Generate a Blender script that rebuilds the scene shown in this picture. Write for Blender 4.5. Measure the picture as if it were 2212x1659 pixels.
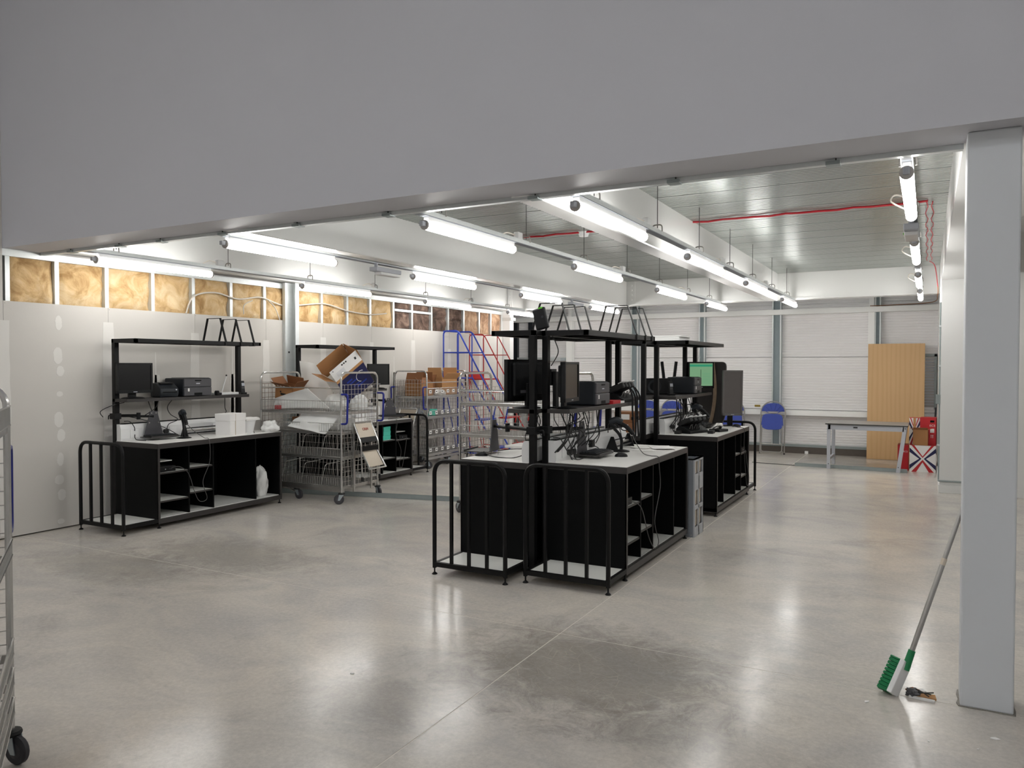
import bpy, bmesh, math, random
from mathutils import Matrix, Vector, noise
random.seed(7)
for o in list(bpy.data.objects): bpy.data.objects.remove(o)
SC = bpy.context.scene
COL = SC.collection
R = math.radians
PI = math.pi

# ---------------------------------------------------------------- camera, world, exposure
cam_d = bpy.data.cameras.new('camera'); cam = bpy.data.objects.new('camera', cam_d); COL.objects.link(cam)
cam_d.sensor_fit = 'HORIZONTAL'; cam_d.sensor_width = 36.0
cam_d.lens = 36.0 * 1665.0 / 2212.0
cam_d.clip_start = 0.05
cam.location = (0, 0, 1.6)
cam.rotation_euler = (R(90 - 1.348), 0, R(28.366))
SC.camera = cam

world = bpy.data.worlds.new('world'); SC.world = world; world.use_nodes = True
bg = world.node_tree.nodes['Background']
bg.inputs[0].default_value = (0.93, 0.96, 1.0, 1); bg.inputs[1].default_value = 0.0      # indoors: all light comes from the tube lights
vs = SC.view_settings
vs.view_transform = 'Standard'; vs.look = 'None'; vs.gamma = 1.0; vs.use_curve_mapping = False
vs.exposure = 0.35
TUBE_E = 22.5      # tube diffusers of the store room
HALL_E = 39.0      # tube diffusers of the hall in front

# ---------------------------------------------------------------- helpers
def srgb(c):
    if isinstance(c, str):
        c = tuple(int(c[i:i+2], 16) / 255 for i in (0, 2, 4))
    return tuple((v / 12.92 if v <= 0.04045 else ((v + 0.055) / 1.055) ** 2.4) for v in c)

def mat(name, col, rough=0.5, metal=0.0, var=0.06, scale=6.0, bump=0.0, bscale=60.0, spec=0.5, coat=0.0, alpha=1.0, trans=0.0, sss=0.0):
    m = bpy.data.materials.new(name); m.use_nodes = True
    nt = m.node_tree; b = nt.nodes['Principled BSDF']
    c = srgb(col)
    tc = nt.nodes.new('ShaderNodeTexCoord')
    n = nt.nodes.new('ShaderNodeTexNoise'); n.inputs['Scale'].default_value = scale; n.inputs['Detail'].default_value = 4
    nt.links.new(tc.outputs['Object'], n.inputs['Vector'])
    mx = nt.nodes.new('ShaderNodeMix'); mx.data_type = 'RGBA'
    mx.inputs[6].default_value = (*[max(0, v * (1 - var)) for v in c], 1)
    mx.inputs[7].default_value = (*[min(1, v * (1 + var)) for v in c], 1)
    nt.links.new(n.outputs['Fac'], mx.inputs[0]); nt.links.new(mx.outputs[2], b.inputs['Base Color'])
    b.inputs['Roughness'].default_value = rough; b.inputs['Metallic'].default_value = metal
    b.inputs['Specular IOR Level'].default_value = spec
    b.inputs['Coat Weight'].default_value = coat
    b.inputs['Alpha'].default_value = alpha
    b.inputs['Transmission Weight'].default_value = trans
    if bump:
        n2 = nt.nodes.new('ShaderNodeTexNoise'); n2.inputs['Scale'].default_value = bscale; n2.inputs['Detail'].default_value = 3
        nt.links.new(tc.outputs['Object'], n2.inputs['Vector'])
        bp = nt.nodes.new('ShaderNodeBump'); bp.inputs['Strength'].default_value = bump; bp.inputs['Distance'].default_value = 0.01
        nt.links.new(n2.outputs['Fac'], bp.inputs['Height']); nt.links.new(bp.outputs['Normal'], b.inputs['Normal'])
    return m

def emit(name, col, strength, base=0.8):
    m = bpy.data.materials.new(name); m.use_nodes = True
    b = m.node_tree.nodes['Principled BSDF']
    b.inputs['Base Color'].default_value = (base, base, base, 1)
    b.inputs['Emission Color'].default_value = (*col, 1); b.inputs['Emission Strength'].default_value = strength
    return m

def fillet(pts, rad, seg=5):
    pts = [Vector(p) for p in pts]; out = [pts[0]]
    for i in range(1, len(pts) - 1):
        a, p, b = pts[i-1], pts[i], pts[i+1]
        d1 = (a - p); d2 = (b - p); r = min(rad, d1.length * 0.49, d2.length * 0.49)
        p1 = p + d1.normalized() * r; p2 = p + d2.normalized() * r
        for k in range(seg + 1):
            t = k / seg
            out.append(p1 * (1-t)**2 + p * 2*t*(1-t) + p2 * t*t)
    out.append(pts[-1]); return out

def spline(pts, seg=6):
    pts = [Vector(p) for p in pts]; out = []
    P = [pts[0]] + pts + [pts[-1]]
    for i in range(1, len(P) - 2):
        for k in range(seg):
            t = k / seg; a, b, c, d = P[i-1], P[i], P[i+1], P[i+2]
            out.append(0.5 * ((2*b) + (c-a)*t + (2*a-5*b+4*c-d)*t*t + (3*b-a-3*c+d)*t**3))
    out.append(pts[-1]); return out

class MB:
    def __init__(s, M=None): s.v = []; s.f = []; s.M = M or Matrix()
    def add(s, vs, fs):
        n = len(s.v); s.v += [s.M @ Vector(p) for p in vs]; s.f += [tuple(i + n for i in f) for f in fs]; return s
    def box(s, x0, x1, y0, y1, z0, z1):
        return s.add([(x0,y0,z0),(x1,y0,z0),(x1,y1,z0),(x0,y1,z0),(x0,y0,z1),(x1,y0,z1),(x1,y1,z1),(x0,y1,z1)],
                     [(0,3,2,1),(4,5,6,7),(0,1,5,4),(1,2,6,5),(2,3,7,6),(3,0,4,7)])
    def obox(s, c, size, rot=None):
        x, y, z = [v / 2 for v in size]; m = Matrix.Translation(c) @ (rot.to_4x4() if rot else Matrix())
        P = [(-x,-y,-z),(x,-y,-z),(x,y,-z),(-x,y,-z),(-x,-y,z),(x,-y,z),(x,y,z),(-x,y,z)]
        return s.add([m @ Vector(p) for p in P], [(0,3,2,1),(4,5,6,7),(0,1,5,4),(1,2,6,5),(2,3,7,6),(3,0,4,7)])
    def tube(s, pts, r, n=6, closed=False, cap=True):
        pts = [Vector(p) for p in pts]; N = len(pts); rings = []
        t0 = (pts[1] - pts[0]).normalized()
        up = Vector((0,0,1)) if abs(t0.z) < 0.9 else Vector((1,0,0))
        nrm = (up - t0 * up.dot(t0)).normalized()
        vs = []
        for i, p in enumerate(pts):
            if closed: t = pts[(i+1) % N] - pts[i-1]
            else: t = (pts[min(i+1, N-1)] - pts[max(i-1, 0)])
            if t.length < 1e-9: t = t0
            t = t.normalized()
            nrm = (nrm - t * nrm.dot(t))
            nrm = nrm.normalized() if nrm.length > 1e-6 else t.orthogonal().normalized()
            b = t.cross(nrm)
            rr = r[i] if isinstance(r, (list, tuple)) else r
            for k in range(n):
                a = 2*PI*(k + 0.5)/n
                vs.append(p + (nrm * math.cos(a) + b * math.sin(a)) * rr)
        fs = []
        for i in range(N if closed else N - 1):
            j = (i + 1) % N
            for k in range(n):
                fs.append((i*n+k, i*n+(k+1)%n, j*n+(k+1)%n, j*n+k))
        if cap and not closed:
            fs.append(tuple(range(n-1, -1, -1))); fs.append(tuple((N-1)*n + k for k in range(n)))
        return s.add(vs, fs)
    def cyl(s, p0, p1, r, n=12, r2=None):
        return s.tube([p0, p1], [r, r if r2 is None else r2], n)
    def prism(s, poly, axis, a, b):
        n = len(poly)
        def P(u, w, t): return {'x': (t,u,w), 'y': (u,t,w), 'z': (u,w,t)}[axis]
        vs = [P(u, w, a) for u, w in poly] + [P(u, w, b) for u, w in poly]
        fs = [tuple(range(n)), tuple(range(2*n-1, n-1, -1))] + [(i, (i+1) % n, n+(i+1) % n, n+i) for i in range(n)]
        return s.add(vs, fs)
    def lathe(s, prof, c=(0,0,0), n=16, axis=None):
        c = Vector(c); vs = []; fs = []
        m = axis or Matrix()
        for r, z in prof:
            for k in range(n):
                a = 2*PI*k/n; vs.append(c + m @ Vector((r*math.cos(a), r*math.sin(a), z)))
        for i in range(len(prof)-1):
            for k in range(n): fs.append((i*n+k, i*n+(k+1)%n, (i+1)*n+(k+1)%n, (i+1)*n+k))
        fs.append(tuple(range(n-1,-1,-1))); fs.append(tuple((len(prof)-1)*n+k for k in range(n)))
        return s.add(vs, fs)
    def build(s, name, m, parent=None, smooth=False, bevel=0.0, seg=2):
        me = bpy.data.meshes.new(name)
        me.from_pydata([tuple(p) for p in s.v], [], s.f); me.update()
        bm = bmesh.new(); bm.from_mesh(me)
        bmesh.ops.recalc_face_normals(bm, faces=bm.faces)
        if bevel:
            es = [e for e in bm.edges if len(e.link_faces) == 2 and e.calc_face_angle(0) > 0.5]
            bmesh.ops.bevel(bm, geom=es, offset=bevel, segments=seg, affect='EDGES', profile=0.5, clamp_overlap=True)
        bm.to_mesh(me); bm.free()
        if smooth:
            for p in me.polygons: p.use_smooth = True
            try: me.set_sharp_from_angle(angle=R(40))
            except Exception: pass
        if isinstance(m, (list, tuple)):
            for q in m: me.materials.append(q)
        else: me.materials.append(m)
        o = bpy.data.objects.new(name, me); COL.objects.link(o)
        if parent: o.parent = parent
        return o

def tag(o, label, cat, group=None):
    o['label'] = label; o['category'] = cat
    if group: o['group'] = group
    return o
def struct(o): o['kind'] = 'structure'; return o
def thing(name, label, cat, loc=(0,0,0), rotz=0, group=None):
    o = bpy.data.objects.new(name, None); COL.objects.link(o)
    o.empty_display_size = 0.1
    o.location = loc; o.rotation_euler = (0, 0, rotz)
    return tag(o, label, cat, group)
def empty(name, loc=(0,0,0)):
    o = bpy.data.objects.new(name, None); COL.objects.link(o); o.location = loc; o.empty_display_size = 0.1; return o
def dup(root, loc, rotz=None, label=None, group=None):
    r = root.copy(); COL.objects.link(r); r.location = loc
    if rotz is not None: r.rotation_euler = (0, 0, rotz)
    if label: r['label'] = label
    if group: r['group'] = group
    for ch in list(root.children):
        c = ch.copy(); COL.objects.link(c); c.parent = r
        for g in list(ch.children):
            d = g.copy(); COL.objects.link(d); d.parent = c
    return r
def share(o, parent, loc):
    c = o.copy(); COL.objects.link(c); c.parent = parent; c.location = loc; return c
def text_mesh(name, body, size, m, parent, loc, rot, extrude=0.0006):
    cu = bpy.data.curves.new(name, 'FONT'); cu.body = body; cu.size = size; cu.extrude = extrude; cu.align_x = 'CENTER'; cu.align_y = 'CENTER'; cu.resolution_u = 2
    t = bpy.data.objects.new(name + '_tmp', cu); COL.objects.link(t)
    dg = bpy.context.evaluated_depsgraph_get()
    me = bpy.data.meshes.new_from_object(t.evaluated_get(dg)); bpy.data.objects.remove(t)
    me.materials.clear(); me.materials.append(m)
    o = bpy.data.objects.new(name, me); COL.objects.link(o); o.parent = parent; o.location = loc; o.rotation_euler = rot
    return o

# ---------------------------------------------------------------- materials
M = {}
M['plaster'] = mat('plasterboard', 'cbc7c1', 0.75, var=0.035, scale=1.4, bump=0.03)
M['filler'] = mat('joint_filler', 'dcd9d4', 0.8, var=0.03, scale=9)
M['white'] = mat('white_paint', 'e6e6e4', 0.42, var=0.02, scale=2)
M['beam'] = mat('white_beam_paint', 'e9e9e7', 0.2, var=0.015, scale=2, spec=0.6)
M['header'] = mat('header_paint', 'c6c6cc', 0.6, var=0.02, scale=0.8)
M['column'] = mat('column_paint', 'd5d8dc', 0.45, var=0.03, scale=2)
M['galv'] = mat('galvanised_steel', 'd2d6d6', 0.38, 0.45, var=0.08, scale=22)
M['galvd'] = mat('galvanised_channel', '949d9d', 0.45, 0.1, var=0.1, scale=18)
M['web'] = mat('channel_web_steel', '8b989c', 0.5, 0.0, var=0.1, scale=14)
M['rail'] = mat('rail_paint', 'f5f5f3', 0.45, var=0.015, scale=2)
M['capg'] = mat('light_end_cap', 'b3aeab', 0.5)
M['deck'] = mat('galvanised_deck', 'a3a8a4', 0.28, 0.85, var=0.05, scale=3)
M['clad'] = mat('cladding_white', 'eeecec', 0.45, var=0.02, scale=3)
M['black'] = mat('black_steel', '0a0a0b', 0.45, 0.0, var=0.25, scale=12, spec=0.25)
M['blackb'] = mat('black_board', '050607', 0.5, 0.0, var=0.25, scale=3, spec=0.14)
M['edge'] = mat('dark_edge_band', '363332', 0.42, var=0.15, scale=8, spec=0.45)
M['wtop'] = mat('white_laminate', 'e9e7e3', 0.35, var=0.02, scale=4)
M['wshelf'] = mat('shelf_laminate', 'dcdcd8', 0.4, var=0.03, scale=5)
M['plastic'] = mat('black_plastic', '0c0d0f', 0.42, var=0.2, scale=14, spec=0.3)
M['dgrey'] = mat('dark_grey_plastic', '23272c', 0.45, var=0.12, scale=10, spec=0.35)
M['mgrey'] = mat('mid_grey_plastic', '47464a', 0.45, var=0.1, scale=10)
M['screen'] = mat('dark_screen', '0c0c0e', 0.25, var=0.1)
M['wplastic'] = mat('white_plastic', 'e8e8e8', 0.4, var=0.02)
M['chrome'] = mat('chrome_wire', 'd4d3d1', 0.22, 0.85, var=0.1, scale=20)
M['chromed'] = mat('chrome_shelf', 'b9b7b4', 0.3, 0.8, var=0.12, scale=20)
M['blue'] = mat('blue_paint', '1f3aa0', 0.4, var=0.1)
M['dblue'] = mat('blue_handle', '1a2585', 0.35, var=0.1)
M['chairb'] = mat('blue_seat_plastic', '34489f', 0.5, var=0.06)
M['red'] = mat('red_paint', 'b3201e', 0.4, var=0.08)
M['redc'] = mat('red_card', 'b81d26', 0.5, var=0.06)
M['navy'] = mat('navy_print', '1b1e4d', 0.5, var=0.06)
M['wcard'] = mat('white_card', 'e9e7e5', 0.6, var=0.03)
M['card'] = mat('brown_cardboard', 'a8784c', 0.8, var=0.1, scale=5)
M['cardl'] = mat('light_cardboard', 'b98a5c', 0.8, var=0.1, scale=5)
M['cardd'] = mat('dark_cardboard', '8a5c3a', 0.8, var=0.1, scale=5)
M['foam'] = mat('white_foam', 'ececea', 0.7, var=0.03, scale=4, bump=0.15, bscale=12)
M['paper'] = mat('paper', 'e6e4e0', 0.8, var=0.04)
M['rubber'] = mat('grey_rubber', '3a393d', 0.6, var=0.12)
M['rubberb'] = mat('black_rubber', '151516', 0.6, var=0.2)
M['zinc'] = mat('zinc_bracket', 'b9c3c8', 0.35, 0.7, var=0.1)
M['crate'] = mat('grey_crate_plastic', 'b9bcc1', 0.5, var=0.05)
M['crated'] = mat('dark_crate_plastic', '82878e', 0.5, var=0.06)
M['teal'] = mat('teal_card', '4cc6ae', 0.6, var=0.1, scale=30)
M['cream'] = mat('cream_panel', 'cbbfae', 0.6, var=0.05)
M['green'] = mat('green_plastic', '0f7a48', 0.45, var=0.12, scale=30)
M['alu'] = mat('aluminium', 'a3a09c', 0.35, 0.7, var=0.1)
M['greyf'] = mat('grey_frame_paint', 'b7bac2', 0.45, var=0.04)
M['ctop'] = mat('grey_table_top', '8e8b87', 0.4, var=0.06)
M['bagp'] = mat('bag_plastic', 'e4e4e2', 0.3, var=0.05, bump=0.4, bscale=18)
M['redcable'] = mat('red_cable', 'b81f2c', 0.5)
M['wcable'] = mat('white_cable', 'ddd6cc', 0.5)
M['bcable'] = mat('black_cable', '0c0c0d', 0.5)
M['gcable'] = mat('grey_cable', '4c4b4a', 0.5)
M['yellow'] = mat('yellow_label', 'd8c23c', 0.6)
M['glime'] = mat('lime_label', '58b52a', 0.5)
M['inky'] = mat('black_print', '1a1a1c', 0.7)
M['redprint'] = mat('red_marker', 'a83a2a', 0.7)
M['base'] = mat('concrete_upstand', '5d5650', 0.8, var=0.15, scale=10)
M['grout'] = mat('dirty_grout', '8b867f', 0.85, var=0.3, scale=60)
M['socket'] = mat('socket_white', 'f0f0f0', 0.35, var=0.01)
M['brass'] = mat('brass', '9a8238', 0.4, 0.5)
M['tube'] = emit('lit_tube_diffuser', (1.0, 0.985, 0.955), TUBE_E)
M['htube'] = emit('lit_hall_tube_diffuser', (0.95, 0.97, 1.0), HALL_E)
M['scr_green'] = emit('lit_green_screen', srgb('6f9a74'), 0.75, 0.02)
M['scr_bar'] = emit('lit_green_bar', srgb('1f8a66'), 0.75, 0.02)

def insulation(name, a, b, c):
    m = bpy.data.materials.new(name); m.use_nodes = True; nt = m.node_tree; p = nt.nodes['Principled BSDF']
    tc = nt.nodes.new('ShaderNodeTexCoord')
    n1 = nt.nodes.new('ShaderNodeTexNoise'); n1.inputs['Scale'].default_value = 4.2; n1.inputs['Detail'].default_value = 9; n1.inputs['Distortion'].default_value = 0.7; n1.inputs['Roughness'].default_value = 0.65
    nt.links.new(tc.outputs['Object'], n1.inputs['Vector'])
    cr = nt.nodes.new('ShaderNodeValToRGB'); e = cr.color_ramp.elements
    e[0].position = 0.36; e[0].color = (*srgb(a), 1); e[1].position = 0.66; e[1].color = (*srgb(c), 1)
    x = cr.color_ramp.elements.new(0.5); x.color = (*srgb(b), 1)
    nt.links.new(n1.outputs['Fac'], cr.inputs[0]); nt.links.new(cr.outputs[0], p.inputs['Base Color'])
    p.inputs['Roughness'].default_value = 0.9
    bp = nt.nodes.new('ShaderNodeBump'); bp.inputs['Strength'].default_value = 0.35; bp.inputs['Distance'].default_value = 0.03
    nt.links.new(n1.outputs['Fac'], bp.inputs['Height']); nt.links.new(bp.outputs['Normal'], p.inputs['Normal'])
    return m
M['insy'] = insulation('yellow_wool', 'a98556', 'd0af7f', 'e4cda6')
M['insb'] = insulation('brown_wool', '35281f', '5e4a40', '8c7466')
M['insl'] = insulation('light_brown_wool', '7d5f48', 'ab886c', 'cfb193')

def floor_mat():
    m = bpy.data.materials.new('polished_concrete'); m.use_nodes = True; nt = m.node_tree; p = nt.nodes['Principled BSDF']
    L = nt.links.new
    g = nt.nodes.new('ShaderNodeNewGeometry')
    def nz(s, d, r=0.6, dist=0.0, sc=(1,1,1)):
        mp = nt.nodes.new('ShaderNodeMapping'); mp.inputs['Scale'].default_value = sc
        L(g.outputs['Position'], mp.inputs['Vector'])
        n = nt.nodes.new('ShaderNodeTexNoise'); n.inputs['Scale'].default_value = s; n.inputs['Detail'].default_value = d
        n.inputs['Roughness'].default_value = r; n.inputs['Distortion'].default_value = dist
        L(mp.outputs[0], n.inputs['Vector']); return n
    def ramp(src, p0, c0, p1, c1):
        r = nt.nodes.new('ShaderNodeValToRGB'); e = r.color_ramp.elements
        e[0].position = p0; e[0].color = (*c0, 1); e[1].position = p1; e[1].color = (*c1, 1)
        L(src.outputs['Fac'], r.inputs[0]); return r
    def mix(f, a, b, mode='MIX', fac=None):
        x = nt.nodes.new('ShaderNodeMix'); x.data_type = 'RGBA'; x.blend_type = mode
        if fac is not None: x.inputs[0].default_value = fac
        else: L(f, x.inputs[0])
        L(a, x.inputs[6]); L(b, x.inputs[7]); return x.outputs[2]
    base = ramp(nz(0.55, 6, 0.6, 0.4), 0.32, srgb('c5c0ba'), 0.68, srgb('ded6cb'))
    cool = ramp(nz(1.7, 8, 0.65, 1.2, (0.6, 1, 1)), 0.36, srgb('adabab'), 0.6, srgb('d8d0c5'))
    c = mix(None, base.outputs[0], cool.outputs[0], fac=0.42)
    dark = ramp(nz(0.9, 9, 0.7, 0.8), 0.54, (0, 0, 0), 0.74, (1, 1, 1))
    dk = nt.nodes.new('ShaderNodeRGB'); dk.outputs[0].default_value = (*srgb('6f6863'), 1)
    dm = nt.nodes.new('ShaderNodeMath'); dm.operation = 'MULTIPLY'; dm.inputs[1].default_value = 0.36
    L(dark.outputs[0], dm.inputs[0]); c = mix(dm.outputs[0], c, dk.outputs[0])
    # worn, stained patch by the joint crossing
    sx = nt.nodes.new('ShaderNodeSeparateXYZ'); L(g.outputs['Position'], sx.inputs[0])
    def sph(cx, cy, rx, ry, w):
        mp = nt.nodes.new('ShaderNodeMapping'); mp.inputs['Location'].default_value = (-cx/rx, -cy/ry, 0); mp.inputs['Scale'].default_value = (1/rx, 1/ry, 0)
        L(g.outputs['Position'], mp.inputs['Vector'])
        ln = nt.nodes.new('ShaderNodeVectorMath'); ln.operation = 'LENGTH'; L(mp.outputs[0], ln.inputs[0])
        nn = nz(4.5, 11, 0.82, 0.8)
        ad = nt.nodes.new('ShaderNodeMath'); ad.operation = 'MULTIPLY_ADD'; ad.inputs[1].default_value = 2.4; L(nn.outputs['Fac'], ad.inputs[0]); 
        sb = nt.nodes.new('ShaderNodeMath'); sb.operation = 'SUBTRACT'; sb.inputs[1].default_value = 1.2
        L(ad.outputs[0], sb.inputs[0]); L(ln.outputs['Value'], ad.inputs[2])
        mr = nt.nodes.new('ShaderNodeMapRange'); mr.inputs[1].default_value = 0.5; mr.inputs[2].default_value = 1.15; mr.inputs[3].default_value = w; mr.inputs[4].default_value = 0
        L(sb.outputs[0], mr.inputs[0]); return mr.outputs[0]
    for a in ((-1.55, 3.75, 0.85, 0.66, 0.55), (-2.3, 2.9, 0.5, 0.3, 0.3), (-0.9, 3.2, 0.6, 0.3, 0.3), (-5.2, 4.6, 1.0, 0.5, 0.35), (-5.8, 3.9, 0.9, 0.4, 0.3)):
        c = mix(sph(*a), c, dk.outputs[0])
    fine = ramp(nz(38, 6, 0.8), 0.4, (0.86, 0.86, 0.86), 0.66, (1.08, 1.08, 1.08))
    c = mix(None, c, fine.outputs[0], 'MULTIPLY', 0.8)
    vo = nt.nodes.new('ShaderNodeTexVoronoi'); vo.feature = 'DISTANCE_TO_EDGE'; vo.inputs['Scale'].default_value = 9; vo.inputs['Randomness'].default_value = 1
    L(g.outputs['Position'], vo.inputs['Vector'])
    cr = nt.nodes.new('ShaderNodeMapRange'); cr.inputs[1].default_value = 0.0; cr.inputs[2].default_value = 0.018; cr.inputs[3].default_value = 0.35; cr.inputs[4].default_value = 0.0
    L(vo.outputs['Distance'], cr.inputs[0])
    cm = nt.nodes.new('ShaderNodeMath'); cm.operation = 'MULTIPLY'; L(cr.outputs[0], cm.inputs[0]); L(sph(-1.4, 3.6, 1.3, 0.9, 1.0), cm.inputs[1])
    lt = nt.nodes.new('ShaderNodeRGB'); lt.outputs[0].default_value = (*srgb('c9bfae'), 1)
    c = mix(cm.outputs[0], c, lt.outputs[0])
    L(c, p.inputs['Base Color'])
    rr = nt.nodes.new('ShaderNodeMapRange'); rr.inputs[3].default_value = 0.07; rr.inputs[4].default_value = 0.30
    L(nz(1.3, 8, 0.7, 0.6).outputs['Fac'], rr.inputs[0]); L(rr.outputs[0], p.inputs['Roughness'])
    bp = nt.nodes.new('ShaderNodeBump'); bp.inputs['Strength'].default_value = 0.035; bp.inputs['Distance'].default_value = 0.02
    L(nz(14, 6, 0.7).outputs['Fac'], bp.inputs['Height']); L(bp.outputs[0], p.inputs['Normal'])
    p.inputs['Specular IOR Level'].default_value = 0.34
    return m
M['floor'] = floor_mat()
M['joint'] = mat('joint_sealant', 'd3cdc2', 0.6, var=0.05)

def wood_mat():
    m = bpy.data.materials.new('ash_veneer'); m.use_nodes = True; nt = m.node_tree; p = nt.nodes['Principled BSDF']; L = nt.links.new
    tc = nt.nodes.new('ShaderNodeTexCoord'); mp = nt.nodes.new('ShaderNodeMapping'); mp.inputs['Scale'].default_value = (5.5, 1, 0.55)
    L(tc.outputs['Object'], mp.inputs[0])
    n = nt.nodes.new('ShaderNodeTexNoise'); n.inputs['Scale'].default_value = 1.6; n.inputs['Detail'].default_value = 3; L(mp.outputs[0], n.inputs['Vector'])
    w = nt.nodes.new('ShaderNodeTexWave'); w.wave_type = 'BANDS'; w.bands_direction = 'X'; w.inputs['Scale'].default_value = 0.8; w.inputs['Distortion'].default_value = 6; w.inputs['Detail'].default_value = 3; w.inputs['Detail Scale'].default_value = 1.3
    L(mp.outputs[0], w.inputs['Vector'])
    cr = nt.nodes.new('ShaderNodeValToRGB'); e = cr.color_ramp.elements
    e[0].color = (*srgb('cda675'), 1); e[1].color = (*srgb('d2ac7c'), 1); e[0].position = 0.1; e[1].position = 0.6
    L(w.outputs['Fac'], cr.inputs[0])
    mx = nt.nodes.new('ShaderNodeMix'); mx.data_type = 'RGBA'; mx.blend_type = 'MULTIPLY'; mx.inputs[0].default_value = 0.25
    L(cr.outputs[0], mx.inputs[6]); L(n.outputs['Color'], mx.inputs[7]); L(cr.outputs[0], p.inputs['Base Color'])
    p.inputs['Roughness'].default_value = 0.5
    return m
M['wood'] = wood_mat()
# ---------------------------------------------------------------- the setting
XW, YB, XR = -7.48, 14.87, 0.14          # left wall face, back wall face, right wall face
ZH, ZD, ZBM = 2.68, 3.12, 2.67           # header soffit, deck underside, beam soffit
# floor
fl = struct(MB().box(-10, 7, -6, 16, -0.2, -0.012).build('floor', M['joint']))
XS = [-10, -1.92, 7]; YS = [-6, 4.16, 16]
for i in range(2):
    for j in range(2):
        g = 0.0035
        MB().box(XS[i] + g, XS[i+1] - g, YS[j] + g, YS[j+1] - g, -0.014, 0).build('floor_slab', M['floor'], fl)
MB().box(-1.924, -1.916, -6, 16, -0.013, -0.0008).build('joint_strip', M['joint'], fl)
MB().box(-10, 7, 4.156, 4.164, -0.013, -0.0008).build('joint_strip', M['joint'], fl)

# header wall above the opening
hd = struct(MB().box(XW - 0.3, 7, 4.02, 4.36, ZH, 6.0).build('wall_header', M['header']))
gt = struct(MB().box(XW, XR, 4.365, 4.41, ZH - 0.025, ZH + 0.03).build('trim_1', M['galv']))
for x in (-7.0, -6.3, -5.75, -5.0, -4.2, -3.35, -2.2, -1.3, -0.45):
    MB().box(x - 0.035, x + 0.035, 4.345, 4.415, ZH - 0.031, ZH - 0.012).build('hanger_clip', M['galvd'], gt)
    MB().box(x + 0.012, x + 0.018, 4.35, 4.356, ZH - 0.03, ZH + 0.02).build('hanger_pin', M['rubberb'], gt)

# left wall: boards, studs and wool
wl = struct(MB().box(XW - 0.3, XW - 0.12, -6, 14.0, 0, 6.0).build('wall_left', M['plaster']))
js = [-6, 1.7, 2.9, 4.02, 5.05, 6.12, 7.21, 8.27, 9.34, 10.42, 11.51, 12.58, 13.45]
for a, b in zip(js[:-1], js[1:]):
    if b <= 4.03: zt = 6.0
    else: zt = 2.2
    MB().box(XW - 0.0125, XW, a + 0.0015, b - 0.0015, 0.012, zt).build('plasterboard', M['plaster'], wl)
for y in js[1:-1]:
    if y < 4: continue
    for s in (2.18, 0.02):
        MB().box(XW - 0.003, XW + 0.0012, y + 0.012, y + 0.016, s - 0.002, s + 0.002).build('screw', M['rubberb'], wl)
def patch(y, z0, z1, w, k, seed):
    random.seed(seed); n = 14; L_ = []; R_ = []
    for i in range(n + 1):
        t = i / n; z = z0 + (z1 - z0) * t
        s = w / 2 * (1 - k * (t ** 3)) if k >= 0 else w / 2 * max(0.12, 1 - abs(2*t - 1) ** 3) ** 0.6
        L_.append((y - s * (0.9 + 0.2 * random.random()), z)); R_.append((y + s * (0.9 + 0.2 * random.random()), z))
    MB().prism(L_ + R_[::-1], 'x', XW - 0.001, XW + 0.0018).build('filler_patch', M['filler'], wl)
for i, y in enumerate(js[3:-1]):
    patch(y, 0.03, [2.02, 2.05, 1.98, 1.93, 2.0, 1.96, 2.02, 1.9, 1.95, 1.95][i], [0.11, 0.13, 0.13, 0.12, 0.13, 0.10, 0.12, 0.12, 0.1, 0.1][i], 0.12, i + 3)
for i, y in enumerate([5.6, 6.66, 8.81, 9.9, 10.99, 12.05]):
    patch(y, 0.05, 1.75 + 0.1 * (i % 3), 0.055, 0.85, i + 40); patch(y + 0.01, 1.0, 1.5, 0.11, 0.3, i + 60)
for i, z in enumerate([0.05, 0.28, 0.44, 0.62, 0.86, 1.0, 1.3, 1.5, 1.62, 1.95]):
    patch(4.53 + 0.012 * math.sin(i * 2.1), z, z + [0.05, 0.11, 0.09, 0.13, 0.12, 0.15, 0.05, 0.1, 0.16, 0.14][i], 0.065 + 0.012 * (i % 3), -1, i + 80)
ys = [4.07, 4.53, 5.05, 5.59, 6.12, 6.67, 7.21, 7.74, 8.27, 8.81, 9.34, 9.92, 10.42, 10.99, 11.51, 12.03, 12.58, 13.02, 13.45]
for y in ys:
    MB().box(XW - 0.12, XW - 0.016, y - 0.021, y + 0.021, 2.15, 2.66).build('stud', M['galv'], wl)
MB().box(XW - 0.12, XW - 0.006, 4.02, 13.5, 2.615, 2.68).build('head_track', M['galv'], wl)
MB().box(XW - 0.1, XW - 0.008, 9.94, 10.98, 2.475, 2.51).build('noggin', M['galv'], wl)
def batt(y0, y1, z0, z1, m, k):
    n = 18; h = 12; v = []; f = []
    for i in range(n + 1):
        for j in range(h + 1):
            y = y0 + (y1 - y0) * i / n; z = z0 + (z1 - z0) * j / h
            e = min(i, n - i, j, h - j) / 2.0
            d = noise.fractal(Vector((y * 5.5, z * 6.5, k * 3.7)), 1.0, 2.0, 4) * 0.03
            v.append((XW - 0.062 + d + 0.028 * min(1, e), y, z))
    for i in range(n):
        for j in range(h):
            a = i * (h + 1) + j; f.append((a, a + h + 1, a + h + 2, a + 1))
    b = MB(); b.add(v, f); return b.build('wool_batt', m, wl, smooth=True)
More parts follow.
